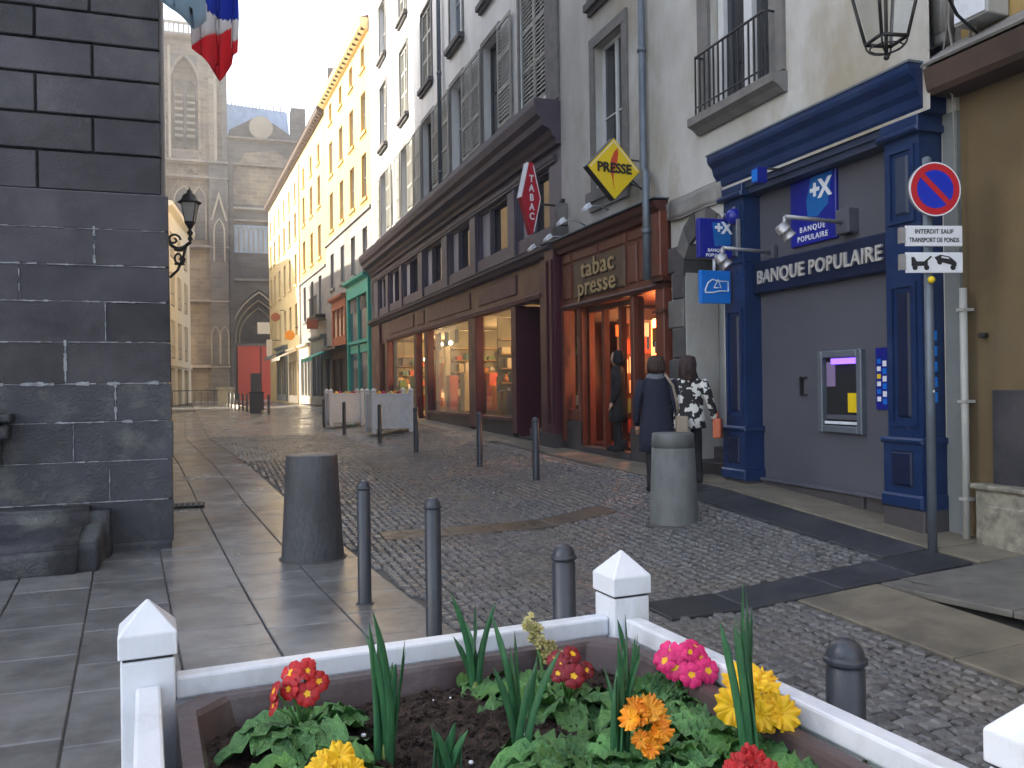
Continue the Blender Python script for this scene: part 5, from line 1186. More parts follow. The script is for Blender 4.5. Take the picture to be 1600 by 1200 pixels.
def primrose(name, label, x, y, nleaf, fl, pm, heads, seed, ls=1.0, eye=True, ruffle=0.0, fr_=.021, leaf_arc=(0, 360), zb=.955):
    q = random.Random(seed); t = thing(name, label, 'plant', (x, y, zb), 0, group=None)
    for k in range(nleaf):
        a = R(leaf_arc[0]+(leaf_arc[1]-leaf_arc[0])*(k+q.uniform(-.25,.25))/nleaf); lm, rm = LEAVES[q.randrange(len(LEAVES))]; s_ = ls*q.uniform(.95,1.42)
        o = part('leaf', lm, None, t, at=(.008*math.cos(a),.008*math.sin(a),q.uniform(.0,.012))); o.rotation_euler = (q.uniform(-.25,.25), q.uniform(-.35,.1), a); o.scale = (s_,)*3
        rb = part('midrib', rm, None, o, at=(0,0,0))
        rb.location = (0,0,0)
    if not fl: return t
    fr_ *= 1.1
    FM = [petal_flower(fr_, seed+k, pm, ruffle) for k in range(3)]; EM = eye_mesh(fr_)
    for (hx, hy, hz, tx, ty) in heads:
        base = Vector((0,0,.01)); tip = Vector((hx-x, hy-y, hz-zb))
        st = part('stem', MB().tube([base, base.lerp(tip,.5)+Vector((0,0,.01)), tip], .0022, 6), m_leafy, t)
        o = part('flower', q.choice(FM), None, t, at=tip); s_ = q.uniform(.78,1.18); o.scale = (s_,)*3
        d = Vector((tx, ty, .45)).normalized(); o.rotation_euler = (d.to_track_quat('Z','Y') @ Euler((0,0,q.random()*6)).to_quaternion()).to_euler()
        if eye:
            e = part('flower_eye', EM, None, o, at=(0,0,0)); e.location = (0,0,.0006)
    return t
def heads(cx, cy, cz, n_, sp, seed, dz=.02, tow=(-.35,-.9)):
    q = random.Random(seed); out = []
    for k in range(n_):
        a = 2.4*k+q.random()*.5; r_ = sp*math.sqrt((k+.4)/n_); ux, uy = math.cos(a), math.sin(a)
        out.append((cx+r_*ux*1.0, cy+r_*uy*.8, cz+dz*(uy)+q.uniform(-.006,.006)+(.012 if k == 0 else 0), tow[0]*.8+ux*.5, tow[1]*.75+uy*.45))
    return out
th = []
primrose('primrose', 'scarlet primrose with yellow eyes nearest the left corner post of the planter', .150, 1.600, 11, True, m_red, heads(.150,1.60,1.062,7,.032,1)+[(.100,1.592,1.052,-.9,-.2),(.098,1.585,1.028,-.9,-.1)], 11, 1.05)
primrose('primrose', 'dark red primrose with yellow eyes in the middle of the planter', .655, 1.545, 10, True, m_dred, heads(.648,1.520,1.050,8,.042,2,.012), 12, .95)
primrose('primrose', 'magenta pink primrose against the right rail of the planter', .880, 1.485, 10, True, m_pink, heads(.878,1.470,1.050,11,.048,3,.014), 13, .95, fr_=.022)
primrose('primrose', 'bright yellow ruffled primrose beside the right rail behind tall daffodil blades', .905, 1.265, 12, True, m_yel, heads(.880,1.24,1.050,12,.050,4,.02), 14, 1.0, False, .14, .027)
primrose('primrose', 'orange half-wilted primrose in the right middle of the planter', .680, 1.270, 11, True, m_oran, heads(.658,1.225,1.045,10,.028,5,.030), 15, 1.0, False, .22, .018)
primrose('primrose', 'yellow primrose at the bottom edge of the picture left of centre', .165, 1.30, 10, True, m_yel, heads(.163,1.265,1.035,7,.028,6,.01), 16, 1.0, False, .14, .022)
primrose('primrose', 'red primrose peeking in at the bottom edge of the picture', .715, 1.03, 9, True, m_red, heads(.708,1.015,1.055,6,.028,7,.01), 17, .9, False, .1, .02)
primrose('primrose', 'leafy green primrose without flowers at the right end of the planter', .955, 1.125, 14, False, None, [], 18, 1.05)
primrose('primrose', 'leafy primrose without flowers in the front middle of the planter', .560, 1.30, 12, False, None, [], 19, 1.1)
primrose('primrose', 'small leafy clump around the far daffodil shoots by the back rail', .535, 1.735, 7, False, None, [], 20, .75)
primrose('primrose', 'leafy primrose rosette between the cream flower and the dark red one', .600, 1.60, 9, False, None, [], 21, 1.0)
primrose('primrose', 'leafy rosette at the lower left beneath the scarlet primrose', .150, 1.43, 9, False, None, [], 22, .95)
primrose('primrose', 'leafy rosette between the orange and yellow primroses', .800, 1.25, 12, False, None, [], 23, 1.05)
primrose('primrose', 'leafy rosette under the magenta primrose', .800, 1.46, 9, False, None, [], 24, .9)
primrose('primrose', 'leafy rosette at the front edge between orange and red blooms', .62, 1.14, 10, False, None, [], 25, 1.0)
# pale wilted hyacinth-like flower leaning
hy = thing('wilted_flower', 'pale cream wilted flower spike leaning in front of the back rail', 'flower', (.665,1.70,.955), 0)
part('stem', MB().tube([(0,0,0),(.005,.03,.05),(.0,.06,.10)], .004, 6), m_leafy, hy)
q = random.Random(9); CM = [petal_flower(.011, 40+k, m_crm, .3) for k in range(3)]
for k in range(34):
    t = k/33; p = Vector((.035-.055*t, .02+.03*t, .045+.085*t)); a = q.random()*6.28; w_ = .017*(1-.35*t)
    o = part('blossom', q.choice(CM), None, hy, at=p+Vector((math.cos(a)*w_*.9, math.sin(a)*w_*.7, q.uniform(-.006,.006)))); o.rotation_euler = (q.uniform(-1.4,1.4), q.uniform(-1.4,1.4), q.random()*6)
    o.scale = (q.uniform(.8,1.3),)*3
def blade_mesh(h, w, bend, seed):
    q = random.Random(seed); mb = MB(); n_ = 10; tw = q.uniform(-.5,.5)
    for i in range(n_+1):
        t = i/n_; ww = w*(1-.18*t) if t < .8 else w*(.86)*(max(.05,(1-t)/.2))**.7
        x = bend*t*t; z = h*t; c, s = math.cos(tw*t), math.sin(tw*t)
        for u, d in ((-1,0),(-.5,.25),(0,.35),(.5,.25),(1,0)): mb.v.append((x+(u*ww)*c-d*ww*s, u*ww*s+d*ww*c, z))
        for u, d in ((1,-.12),(0,.12),(-1,-.12)): mb.v.append((x+(u*ww)*c-d*ww*s, u*ww*s+d*ww*c, z))
    for i in range(n_):
        for j in range(8):
            a = i*8+j; b_ = i*8+(j+1) % 8; mb.f.append((a,b_,b_+8,a+8)); mb.smooth.append(True)
    return mb.mesh('blade', m_blade)
BM = [blade_mesh(1.08*h, .0074, b_, k) for k, (h, b_) in enumerate([(.19,.02),(.21,.035),(.17,.01),(.23,.05),(.15,.03),(.20,-.02)])]
m_bud = M('yellow_green_bud', (.40,.42,.05), (.24,.32,.05), .5, 10)
def shoots(label, x, y, n_, hs, sp, seed, bud=False, ang_bias=None):
    q = random.Random(seed); t = thing('daffodil_shoots', label, 'plant', (x,y,.953), 0, group='green daffodil shoots in the foreground planter')
    for k in range(n_):
        a = q.random()*6.28; o = part('blade', BM[q.randrange(6)], None, t, at=(sp*math.cos(a)*q.random(), sp*math.sin(a)*q.random(), 0))
        o.rotation_euler = (q.uniform(-.10,.10), q.uniform(-.10,.10), q.random()*6.28); o.scale = (1,1,hs*1.12*q.uniform(.75,1.08))
    part('sheath', MB().lathe([(.010,0),(.011,.01),(.008,.035)], (0,0,0), 8), m_bladeb, t)
    if bud: part('bud', MB().lathe([(.002,.0),(.004,.11),(.0045,.12),(.003,.145),(.0005,.15)], (.006,.0,0), 8), m_bud, t)
    return t
shoots('tall daffodil shoots with a yellow bud right of the scarlet primrose', .275, 1.444, 11, .98, .022, 1, True)
shoots('slender daffodil shoots farthest back against the planter rear rail', .504, 1.688, 7, .80, .014, 2)
shoots('daffodil shoots in front of the cream wilted flower', .490, 1.36, 8, .98, .018, 3)
shoots('thick daffodil shoots left of the orange primrose', .625, 1.267, 10, .95, .018, 4)
shoots('tallest daffodil shoots crossing the yellow ruffled primrose', .832, 1.187, 8, 1.12, .018, 5)
shoots('short daffodil shoots at the bottom edge of the picture', .345, 1.30, 8, .48, .025, 6)
shoots('thin daffodil shoots between the dark red and magenta primroses', .80, 1.56, 4, .62, .012, 7)
# ------------------------------------------------------------------ parking sign
pk = thing('parking_sign', 'round red and blue no-parking sign and two white plates on a grey post', 'road sign', (5.62, 5.46, zg(5.62,5.46)), 0, auth=(5.62,5.46,0))
pkz = zg(5.62,5.46); PX_, PY_ = 5.62, 5.46
pk.location.z = 0; 
part('post', MB().cyl((PX_,PY_,pkz-.15),(PX_,PY_,3.44),.036,n=16), m_zinc, pk); part('post_cap', MB().ball((PX_,PY_,3.44),.037,12,6,.6), m_zinc, pk)
fy = R(-14)   # the plates turn a little towards the street's middle
def plate_rot(mb_parts): pass
sgp = bpy.data.objects.new('sign_face', MB().cyl((0,0,0),(0,-.03,0),.222,n=40).mesh('sign_face', m_alu)); COL.objects.link(sgp); sgp.parent = pk; sgp.location = (0,-.06,3.17); sgp.rotation_euler = (0,0,fy); ORG[sgp.name] = Vector((0,0,0))
def disc(name, r0_, r1_, y, m_, n=48, rng=None, parent=sgp):
    mb = MB()
    if r0_ == 0: mb.cyl((0,y,0),(0,y-.003,0),r1_,n=n,sm=False)
    else:
        for k in range(n):
            a, b_ = 2*math.pi*k/n, 2*math.pi*(k+1)/n
            mb.prism([(r0_*math.cos(a),r0_*math.sin(a)),(r1_*math.cos(a),r1_*math.sin(a)),(r1_*math.cos(b_),r1_*math.sin(b_)),(r0_*math.cos(b_),r0_*math.sin(b_))], y-.003, y)
    return part(name, mb, m_, parent)
disc('white_edge', .212, .222, -.031, m_wprint); disc('red_ring', .158, .2115, -.031, m_roadred); disc('blue_field', 0, .1575, -.031, m_roadblue)
part('red_bar', MB().prism([(-.130,.098),(-.098,.130),(.130,-.098),(.098,-.130)], -.037, -.0345), m_roadred, sgp)
for zc, T in ((2.79, None), (2.57, 'tow')):
    pp = bpy.data.objects.new('sign_plate', MB().box(-.25,.25,-.012,0,-.085,.085).mesh('sign_plate', m_wprint)); COL.objects.link(pp); pp.parent = pk; pp.location = (0.0,-.055,zc); pp.rotation_euler = (0,0,fy); ORG[pp.name] = Vector((0,0,0))
    bb = pp.modifiers.new('bevel','BEVEL'); bb.width = .01; bb.segments = 2; bb.limit_method = 'ANGLE'
    part('bracket', MB().box(-.29,-.252,-.02,.03,-.06,.07), m_alu, pp)
    if T is None:
        for zz, TT in ((.035, T_is), (-.035, T_tf)):
            o = part('lettering', TT, None, pp, at=(0,-.0145,zz)); o.rotation_euler = FN
    else:
        tow = MB()
        tow.prism([(-.20,-.02),(-.20,.045),(-.175,.045),(-.155,.01),(-.06,.01),(-.06,-.025),(-.20,-.03)], -.016, -.0125)
        tow.prism([(-.09,.01),(-.035,.055),(-.02,.05),(-.07,.005)], -.0165, -.0129)
        tow.prism([(.0,.045),(.03,.055),(.05,.065),(.13,.05),(.17,.02),(.19,.0),(.19,-.03),(.02,.015)], -.016, -.0125)
        for cx, cz in ((-.17,-.04),(-.07,-.04),(.16,-.04),(.045,.005)): tow.cyl((cx,-.0125,cz),(cx,-.0170,cz),.022,n=14,sm=False)
        part('tow_truck_pictogram', tow, m_bprint, pp)
        part('pictogram_gap', MB().prism([(.06,.052),(.12,.042),(.13,.03),(.06,.04)], -.0166, -.0161), m_wprint, pp)
part('yellow_cap', MB().ball((PX_-.02,PY_-.05,2.43),.030,12,8), m_yelsign, pk)
part('pole_sticker', MB().box(5.765,5.80,5.73,5.735,1.45,2.1) if False else MB().box(PX_-.01,PX_+.01,PY_-.038,PY_-.036,1.5,1.52), m_wprint, pk)
dl = thing('pilaster_lettering', 'vertical pale blue lettering strip on the side of the right bank pilaster', 'lettering', (6.15, 5.926, 1.4), 0, auth=(0,0,0))
for k in range(5): part('letter_block', MB().box(-.03,.03,-.008,-.001,.0+.14*k,.09+.14*k).box(-.02,.0,-.010,-.0085,.02+.14*k,.07+.14*k), m_signcyan, dl)
# ------------------------------------------------------------------ shop signs
def diamond(hw, hh, y0, y1, cx=0, cz=0): return MB().prism([(cx-hw,cz),(cx,cz-hh),(cx+hw,cz),(cx,cz+hh)], y0, y1)
prs = thing('press_sign', 'yellow diamond PRESSE sign with a red quill above the newsagent', 'sign', (5.42, 10.9, 4.68), R(6), auth=(0,0,0))
bx_ = part('case', diamond(.45,.45,-.06,.06), m_blk, prs, bevel=.01)
part('face', diamond(.435,.435,-.066,-.0605), m_yelsign, prs); part('edge_line', MB().prism([(-.40,0),(-.385,0),(0,.385),(.385,0),(.4,0),(0,.40)], -.0675,-.0665), m_wprint, prs)
part('quill', MB().prism([(.0,-.33),(-.03,-.18),(-.07,-.02),(-.055,.12),(.0,.24),(.06,.30),(.07,.22),(.05,.10),(.0,.0),(-.02,-.15)], -.070, -.0676), m_redprint, prs)
o = part('lettering', T_presse, None, prs, at=(0,-.0745,.0)); o.rotation_euler = FN
part('bracket', MB().tube([(.3,.0,.17),(.62,-.0,.17),(.62,0,-.25),(.3,0,-.17)], .014, 6).tube([(.35,.03,-.1),(.62,.03,-.3)], .012, 6), m_blk, prs)
tbs = thing('tobacco_sign', 'tall red diamond TABAC sign with white letters on a black bracket', 'sign', (5.30, 13.9, 4.9), R(8), auth=(0,0,0))
part('case', MB().prism([(-.20,0),(-.02,-.64),(.02,-.64),(.20,0),(.05,.62),(-.05,.62)], -.07, .07), m_redsign, tbs, bevel=.01)
part('white_edge', MB().prism([(-.215,0),(-.195,0),(-.05,.60),(-.07,.62)], -.075, .075), m_wprint, tbs)
part('white_rim', MB().prism([(.185,0),(.17,0),(.035,.56),(.05,.58)], -.075, -.071).prism([(.185,-.01),(.17,-.01),(.03,-.58),(.045,-.6)], -.0752, -.0712), m_wprint, tbs)
for k, T in enumerate(T_tab):
    o = part('letter', T, None, tbs, at=(0,-.0765,.33-.165*k)); o.rotation_euler = FN
part('bracket', MB().tube([(.1,0,-.08),(.66,0,-.08)], .018, 6).box(.64,.70,-.04,.04,-.2,.05), m_blk, tbs)
# small flood lamps above the shops
for (x, y, z, lab) in ((5.62,13.75,4.20,'small white floodlight over the maroon pilaster, lowest of the four'),(5.60,13.1,4.36,'small white floodlight over the newsagent cornice, second from the left'),(5.66,12.2,4.42,'small white floodlight over the newsagent cornice, below the diamond sign'),(5.64,14.6,4.16,'small white floodlight left of the newsagent above the maroon shopfront')):
    t = thing('floodlight', lab, 'floodlight', (x,y,z), 0, group='small floodlights over the newsagent', auth=(0,0,0))
    part('arm', MB().tube([(.42,0,-.05),(.2,0,.03),(0,0,.02)], .012, 6), m_alu, t)
    part('lamp_head', MB().add([(-.10,-.09,-.08),(.02,-.09,-.0),(.02,.09,.0),(-.10,.09,-.08),(-.11,-.07,-.03),(-.02,-.07,.07),(-.02,.07,.07),(-.11,.07,-.03)], [(0,3,2,1),(4,5,6,7),(0,1,5,4),(1,2,6,5),(2,3,7,6),(3,0,4,7)]), m_white, t, bevel=.01)
ml = thing('meter_box', 'small grey meter with a dangling lamp on the wall between shop signs', 'box', (5.9, 13.9, 4.35), 0, auth=(0,0,0))
part('case', MB().box(-.1,.1,-.08,.08,.1,.5), m_trim, ml, bevel=.02); part('base', MB().box(-.16,.1,-.1,.1,-.12,.08), m_trim_d, ml, bevel=.02)
# ------------------------------------------------------------------ lanterns
def lantern(t, c, s, hung=True):
    """tapered four-sided street lantern, c = centre of its bottom ring"""
    cx, cy, cz = c
    b_, tp, h = .13*s, .24*s, .46*s
    for k in range(4):
        a = math.pi/2*k+.6; a2 = a+math.pi/2
        p = Vector((cx+b_*math.cos(a), cy+b_*math.sin(a), cz)); q_ = Vector((cx+tp*math.cos(a), cy+tp*math.sin(a), cz+h))
        p2 = Vector((cx+b_*math.cos(a2), cy+b_*math.sin(a2), cz)); q2 = Vector((cx+tp*math.cos(a2), cy+tp*math.sin(a2), cz+h))
        part('corner_bar', MB().tube([p, q_], .012*s, 6), m_blk, t); part('bottom_bar', MB().tube([p, p2], .013*s, 6), m_blk, t); part('top_bar', MB().tube([q_, q2], .016*s, 6), m_blk, t)
        if not hung: part('pane', MB().add([p, p2, q2, q_], [(0,1,2,3)]), m_lantern_gl, t)
    return h
sl2 = thing('street_lantern', 'black wrought-iron street lantern hanging above the blue bank front', 'street lantern', (4.69, 4.91, 4.1), 0, auth=(4.69,4.91,4.1))
sc_ = 1.12
lantern(sl2, (4.69,4.91,4.10), sc_)
part('pane', MB().add([(4.69+.12*math.cos(.6+k*1.5708)*1.08,4.91+.12*math.sin(.6+k*1.5708)*1.08,4.12) for k in range(4)]+[(4.69+.225*math.cos(.6+k*1.5708)*1.1,4.91+.225*math.sin(.6+k*1.5708)*1.1,4.60) for k in range(4)], [(0,1,5,4),(1,2,6,5),(2,3,7,6),(3,0,4,7)]), m_glass, sl2)
part('centre_rod', MB().tube([(4.69,4.91,3.97),(4.69,4.91,4.75)], .013, 8), m_blk, sl2); part('finial', MB().ball((4.69,4.91,3.975),.022,10,6), m_blk, sl2)
for k in range(4):
    a = .6+k*math.pi/2; pts = []
    for i in range(9):
        t = i/8; r_ = .145*(1-t**2.2); pts.append((4.69+r_*math.cos(a), 4.91+r_*math.sin(a), 4.10-.10*math.sin(t*1.5)))
    part('basket_bar', MB().tube(pts, .008, 6), m_blk, sl2)
part('basket_ring', MB().tube([(4.69+.115*math.cos(k*.5236),4.91+.115*math.sin(k*.5236),4.045) for k in range(13)], .006, 5), m_blk, sl2)
part('roof', MB().lathe([(.30,0),(.28,.03),(.2,.14),(.1,.24),(.08,.34),(.001,.36)], (4.69,4.91,4.62), 4, False), m_blk, sl2)
part('bracket_arm', MB().tube([(4.69,4.91,4.98),(5.3,5.15,5.05),(6.3,5.5,5.0)], .02, 8).tube([(5.2,5.1,5.03),(5.8,5.3,4.6),(6.3,5.5,4.55)], .014, 6), m_blk, sl2)
wl = thing('wall_lantern', 'black iron wall lantern on scrolled bracket at the corner of the dark stone building', 'wall lantern', (-.62, 14.3, 4.0), 0, auth=(-.62,14.3,4.0))
lc = (-.31,14.3,4.27)
lantern(wl, lc, .66, False)
part('lantern_roof', MB().lathe([(.18,0),(.18,.02),(.13,.05),(.10,.13),(.045,.16),(.04,.2),(.02,.21),(.001,.26)], (lc[0],lc[1],lc[2]+.30), 8), m_blk, wl)
part('lantern_base', MB().lathe([(.02,-.30),(.04,-.27),(.02,-.22),(.05,-.17),(.02,-.12),(.06,-.05),(.088,.0)], lc, 10), m_blk, wl)
arm = []
for i in range(15):
    t = i/14; arm.append((-.30-.36*t, 14.3, 3.96-.14*math.sin(t*math.pi*.9)+.05*t))
part('arm', MB().tube(arm, .026, 8), m_blk, wl)
part('scroll', MB().tube([(-.55+.10*math.cos(t*.6)*(1-t/16),14.3,3.98+.10*math.sin(t*.6)*(1-t/16)) for t in range(14)], .018, 6), m_blk, wl)
part('scroll', MB().tube([(-.48+.09*math.cos(-t*.6)*(1-t/16),14.3,3.70+.12*math.sin(-t*.6)*(1-t/16)) for t in range(14)], .018, 6), m_blk, wl)
part('lower_stay', MB().tube([(-.36,14.3,3.93),(-.42,14.3,3.7),(-.5,14.3,3.5),(-.62,14.3,3.38)], .022, 6), m_blk, wl)
for z in (3.82,3.60): part('ring', MB().tube([(-.47+.07*math.cos(k*.6283),14.3+.07*math.sin(k*.6283),z) for k in range(11)], .014, 6), m_blk, wl)
part('wall_plate', MB().box(-.68,-.63,14.26,14.34,3.3,4.1), m_blk, wl)
# ------------------------------------------------------------------ flags
def cloth(name, pts_fn, nu, nv, m_fn, parent):
    """m_fn(u,v)->material key; one mesh per colour"""
    groups = {}
    P_ = [[Vector(pts_fn(i/nu, j/nv)) for j in range(nv+1)] for i in range(nu+1)]
    for i in range(nu):
        for j in range(nv):
            k = m_fn((i+.5)/nu, (j+.5)/nv); groups.setdefault(k, MB()).add([P_[i][j],P_[i+1][j],P_[i+1][j+1],P_[i][j+1]], [(0,1,2,3)], True)
    for (nm, mt), mb in groups.items():
        me_o = part(nm, mb, mt, parent); bm_ = bmesh.new(); bm_.from_mesh(me_o.data); bmesh.ops.remove_doubles(bm_, verts=bm_.verts, dist=.0001); bm_.to_mesh(me_o.data); bm_.free()
        so = me_o.modifiers.new('thickness','SOLIDIFY'); so.thickness = .004
def cloth_mat(name, c):
    m = M(name, c, tuple(x*.9 for x in c), .8, 3, .1, 200); nt = m.node_tree; b_ = nt.nodes['Principled BSDF']; out = [n_ for n_ in nt.nodes if n_.type == 'OUTPUT_MATERIAL'][0]
    tr = nt.nodes.new('ShaderNodeBsdfTranslucent'); tr.inputs[0].default_value = (*c, 1); mx = nt.nodes.new('ShaderNodeMixShader'); mx.inputs[0].default_value = .75
    nt.links.new(b_.outputs[0], mx.inputs[1]); nt.links.new(tr.outputs[0], mx.inputs[2]); nt.links.new(mx.outputs[0], out.inputs[0]); return m
mb_, mw_, mr_, mlb = cloth_mat('flag_blue', (.06,.14,.72)), cloth_mat('flag_white', (.93,.93,.95)), cloth_mat('flag_red', (.93,.09,.13)), cloth_mat('flag_pale_blue', (.66,.86,.97))
ff = thing('french_flag', 'blue white and red french flag hanging in front of the pale sky', 'flag', (.2, 12.1, 6.9), 0, auth=(.2,12.1,6.9))
def ffp(u, v):
    x = -.22+.60*u+.015*math.sin(v*7+u*3); zb_ = 6.22-.40*max(0,1-abs(x-.14)/.34) if x < .14 else 6.10-.28*max(0,1-(x-.14)/.24)
    if x > .30: zb_ += .1
    return (x, 12.1+.09*math.sin(u*10+v*1.8)*(.4+.6*v), 7.9+(zb_-7.9)*v)
def ffp_old(u, v):
    # u along the pole side (0..1), v down the hanging length
    x = -.18+.60*u*(1-.25*v)+.10*v-.02; 
    z = 7.75-.95*v*1.35-.72*u*0+.18*(u-.5)*0-(.55*abs(u-.48)*(-1))*0
    z = 7.9-(1.0+1.02*(1-abs(u-.55)*1.35))*v; yy = 12.1+.10*math.sin(u*9+v*1.5)*(.3+v*.7)
    return (x, yy, z)
def ff_col(u, v):
    x, _, z = ffp(u, v)
    if z < 6.40+(x-.0)*.55-(.02 if x < .3 else .25): return ('red_band', mr_)
    return ('blue_band', mb_) if (z > 6.66-.2*(x-.2) and x > .0-.25*(z-6.7)) else ('white_band', mw_)
cloth('flag', ffp, 30, 60, ff_col, ff)
part('pole', MB().tube([(-.55,12.3,7.2),(.45,12.1,8.3)], .022, 8), m_white, ff)
f2 = thing('pale_blue_flag', 'pale blue flag corner hanging beside the french flag at the top edge', 'flag', (-.3, 11.7, 6.9), 0, auth=(-.3,11.7,6.9))
def f2p(u, v):
    x = -.62+.55*u+.05*v; z = 7.6-(.95+.35*(1-abs(u-.7)*1.4))*v; return (x, 11.7+.06*math.sin(u*8+v), z)
cloth('flag', f2p, 14, 10, lambda u, v: ('cloth', mlb), f2)
part('pole', MB().tube([(-.75,11.9,7.1),(.0,11.7,7.9)], .022, 8), m_white, f2)
# ================================================================== PEOPLE
m_navy = M('navy_coat_cloth', (.013,.016,.038), (.009,.011,.026), .85, 20, .3, 200)
m_blackc = M('black_cloth', (.012,.012,.015), (.008,.008,.010), .85, 20, .2, 200)
m_scarf = M('grey_scarf_wool', (.20,.21,.24), (.13,.14,.16), .9, 30, .5, 150)
m_hair = M('brown_hair', (.055,.025,.015), (.025,.012,.008), .55, 40, .4, 200, stretch=(3,3,.4))
m_hair2 = M('reddish_dark_hair', (.045,.018,.016), (.020,.009,.009), .5, 40, .4, 200, stretch=(3,3,.4))
m_skin = M('skin', (.52,.30,.21), (.46,.26,.18), .5, 8)
m_orbag = M('orange_bag_leather', (.50,.12,.05), (.40,.09,.035), .5, 10)
m_beige = M('beige_bag_cloth', (.33,.27,.20), (.25,.20,.15), .8, 14, .2, 90)
m_pat = M('black_white_patterned_cloth', (.65,.64,.60), (.012,.012,.014), .8, 9, .2, 120, detail=2, lo=.49, hi=.51)
def skinned(name, verts, edges, radii, mat_, parent, sub=2, root=0):
    me = bpy.data.meshes.new(name); me.from_pydata(verts, edges, []); o = bpy.data.objects.new(name, me); COL.objects.link(o)
    sk = o.modifiers.new('skin', 'SKIN'); sk.use_smooth_shade = True
    o.modifiers.new('sub', 'SUBSURF').levels = sub; o.modifiers['sub'].render_levels = sub
    lay = me.skin_vertices[0].data if me.skin_vertices else None
    if lay is None:
        bm_ = bmesh.new(); bm_.from_mesh(me); bm_.verts.layers.skin.verify(); bm_.to_mesh(me); bm_.free(); lay = me.skin_vertices[0].data
    for i, r_ in enumerate(radii): lay[i].radius = (r_, r_) if not isinstance(r_, tuple) else r_
    for i in range(len(verts)): lay[i].use_root = (i == root)
    bpy.context.view_layer.update(); dg = bpy.context.evaluated_depsgraph_get()
    m2 = bpy.data.meshes.new_from_object(o.evaluated_get(dg)); bpy.data.objects.remove(o); m2.materials.clear(); m2.materials.append(mat_)
    for p in m2.polygons: p.use_smooth = True
    return part(name, m2, None, parent, at=(0,0,0)) if True else None
def person(label, x, y, z, rot, H=1.65, coat=None, coat_len=.5, stride=.12, arms='down', hair=None, hairlen=.12, lean=0.0, coat_m=None, legm=None, scarf=False, head_turn=0):
    t = thing('person', label, 'person', (x, y, z), rot); k = H/1.65
    V = lambda a, b_, c: (a*k, b_*k+lean*max(0, c-.85)*k, c*k)
    vs_ = [V(0,0,.92), V(0,.0,1.08), V(0,.005,1.25), V(0,.0,1.38), V(0,.012,1.44), V(0,.022,1.50),
           V(.085,0,.88), V(.095,.02+stride*.5,.48), V(.10,stride,.08), V(.105,stride+.13,.03),
           V(-.085,0,.88), V(-.095,.03-stride*.5,.48), V(-.10,-stride,.09), V(-.105,-stride+.13,.03)]
    es = [(0,1),(1,2),(2,3),(3,4),(4,5),(0,6),(6,7),(7,8),(8,9),(0,10),(10,11),(11,12),(12,13)]
    rs = [.13,.115,.13,.12,.055,.05,.09,.058,.042,.04,.09,.058,.042,.04]; rs[0] = (.15,.11)
    body = skinned('body', vs_, es, [tuple(q_*k for q_ in r_) if isinstance(r_, tuple) else r_*k for r_ in rs], legm or m_blackc, t)
    hd = MB(); hc = V(0,.03,1.575)
    hd.lathe([(.001,-.125),(.035,-.118),(.062,-.085),(.074,-.04),(.080,.0),(.078,.045),(.060,.085),(.03,.105),(.001,.112)], (0,0,0), 16, sx=.92*k, sy=1.08*k)
    ho = part('head', hd, m_skin, t, at=hc); ho.rotation_euler = (0,0,head_turn)
    part('face', MB().ball((0,.088*k,-.015*k),.012,8,6).ball((.03,.078*k,.015),.009,6,5).ball((-.03,.078*k,.015),.009,6,5).box(-.022,.022,.074*k,.083*k,-.056,-.048), m_skin, ho, at=(0,0,0)).location = (0,0,0)
    part('ear', MB().ball((.074*k,0,-.01),.018,8,6), m_skin, ho, at=(0,0,0)).location = (0,0,0); part('ear', MB().ball((-.074*k,0,-.01),.018,8,6), m_skin, ho, at=(0,0,0)).location = (0,0,0)
    hr = MB(); L_ = hairlen*k
    for kk in range(5):
        hr.lathe([(.001,.122),(.035,.121-.003*kk),(.066+.002*kk,.10),(.085,.05),(.092,.0),(.094-.004*kk,-.05),(.085+.006*kk,-.05-L_*.6),(.05,-.06-L_)], ((kk-2)*.012,-.022-.004*(kk % 3),.008*(kk % 2)), 14, sx=k, sy=1.05*k)
    qh = random.Random(int(x*100))
    for kk in range(26):
        a = R(180)+qh.uniform(-.1,math.pi+.1); r1 = qh.uniform(.075,.10)*k
        hr.tube([(.04*k*math.cos(a),-.02+.04*k*math.sin(a),.11*k),(r1*math.cos(a),-.02+r1*math.sin(a),.05*k),(r1*1.12*math.cos(a+.1),-.025+r1*1.1*math.sin(a+.1),-.04),(r1*qh.uniform(.8,1.25)*math.cos(a),-.03+r1*qh.uniform(.9,1.2)*math.sin(a),-.07-L_*qh.uniform(.6,1.35))], [.012,.016,.014,.004], 5)
    part('hair', hr, hair or m_hair, t, at=V(0,.015,1.58))
    # coat: lofted elliptical rings with folds
    prof = [(1.455,.075,.065),(1.42,.13,.085),(1.385,.185,.105),(1.30,.195,.12),(1.15,.185,.12),(1.02,.185,.122),(.92,.20,.135),(.78,.215,.145),(.62,.225,.155),(.5,.23,.16)]
    cm = MB(); n_ = 28; rings = [p for p in prof if p[0] >= 1.44-coat_len-.5 or True]
    rings = [p for p in prof if p[0] >= coat_len]
    for (zz, rx, ry) in rings:
        for a in range(n_):
            an = 2*math.pi*a/n_; w_ = 1+.035*math.sin(an*6+zz*7)*(1.3-zz if zz < 1.2 else .1)
            cm.v.append(V(rx*w_*math.cos(an), ry*w_*math.sin(an)+.005, zz))
    for r_ in range(len(rings)-1):
        for a in range(n_): cm.f.append((r_*n_+a, r_*n_+(a+1) % n_, (r_+1)*n_+(a+1) % n_, (r_+1)*n_+a)); cm.smooth.append(True)
    co = part('coat', cm, coat_m, t); so = co.modifiers.new('thick','SOLIDIFY'); so.thickness = .012
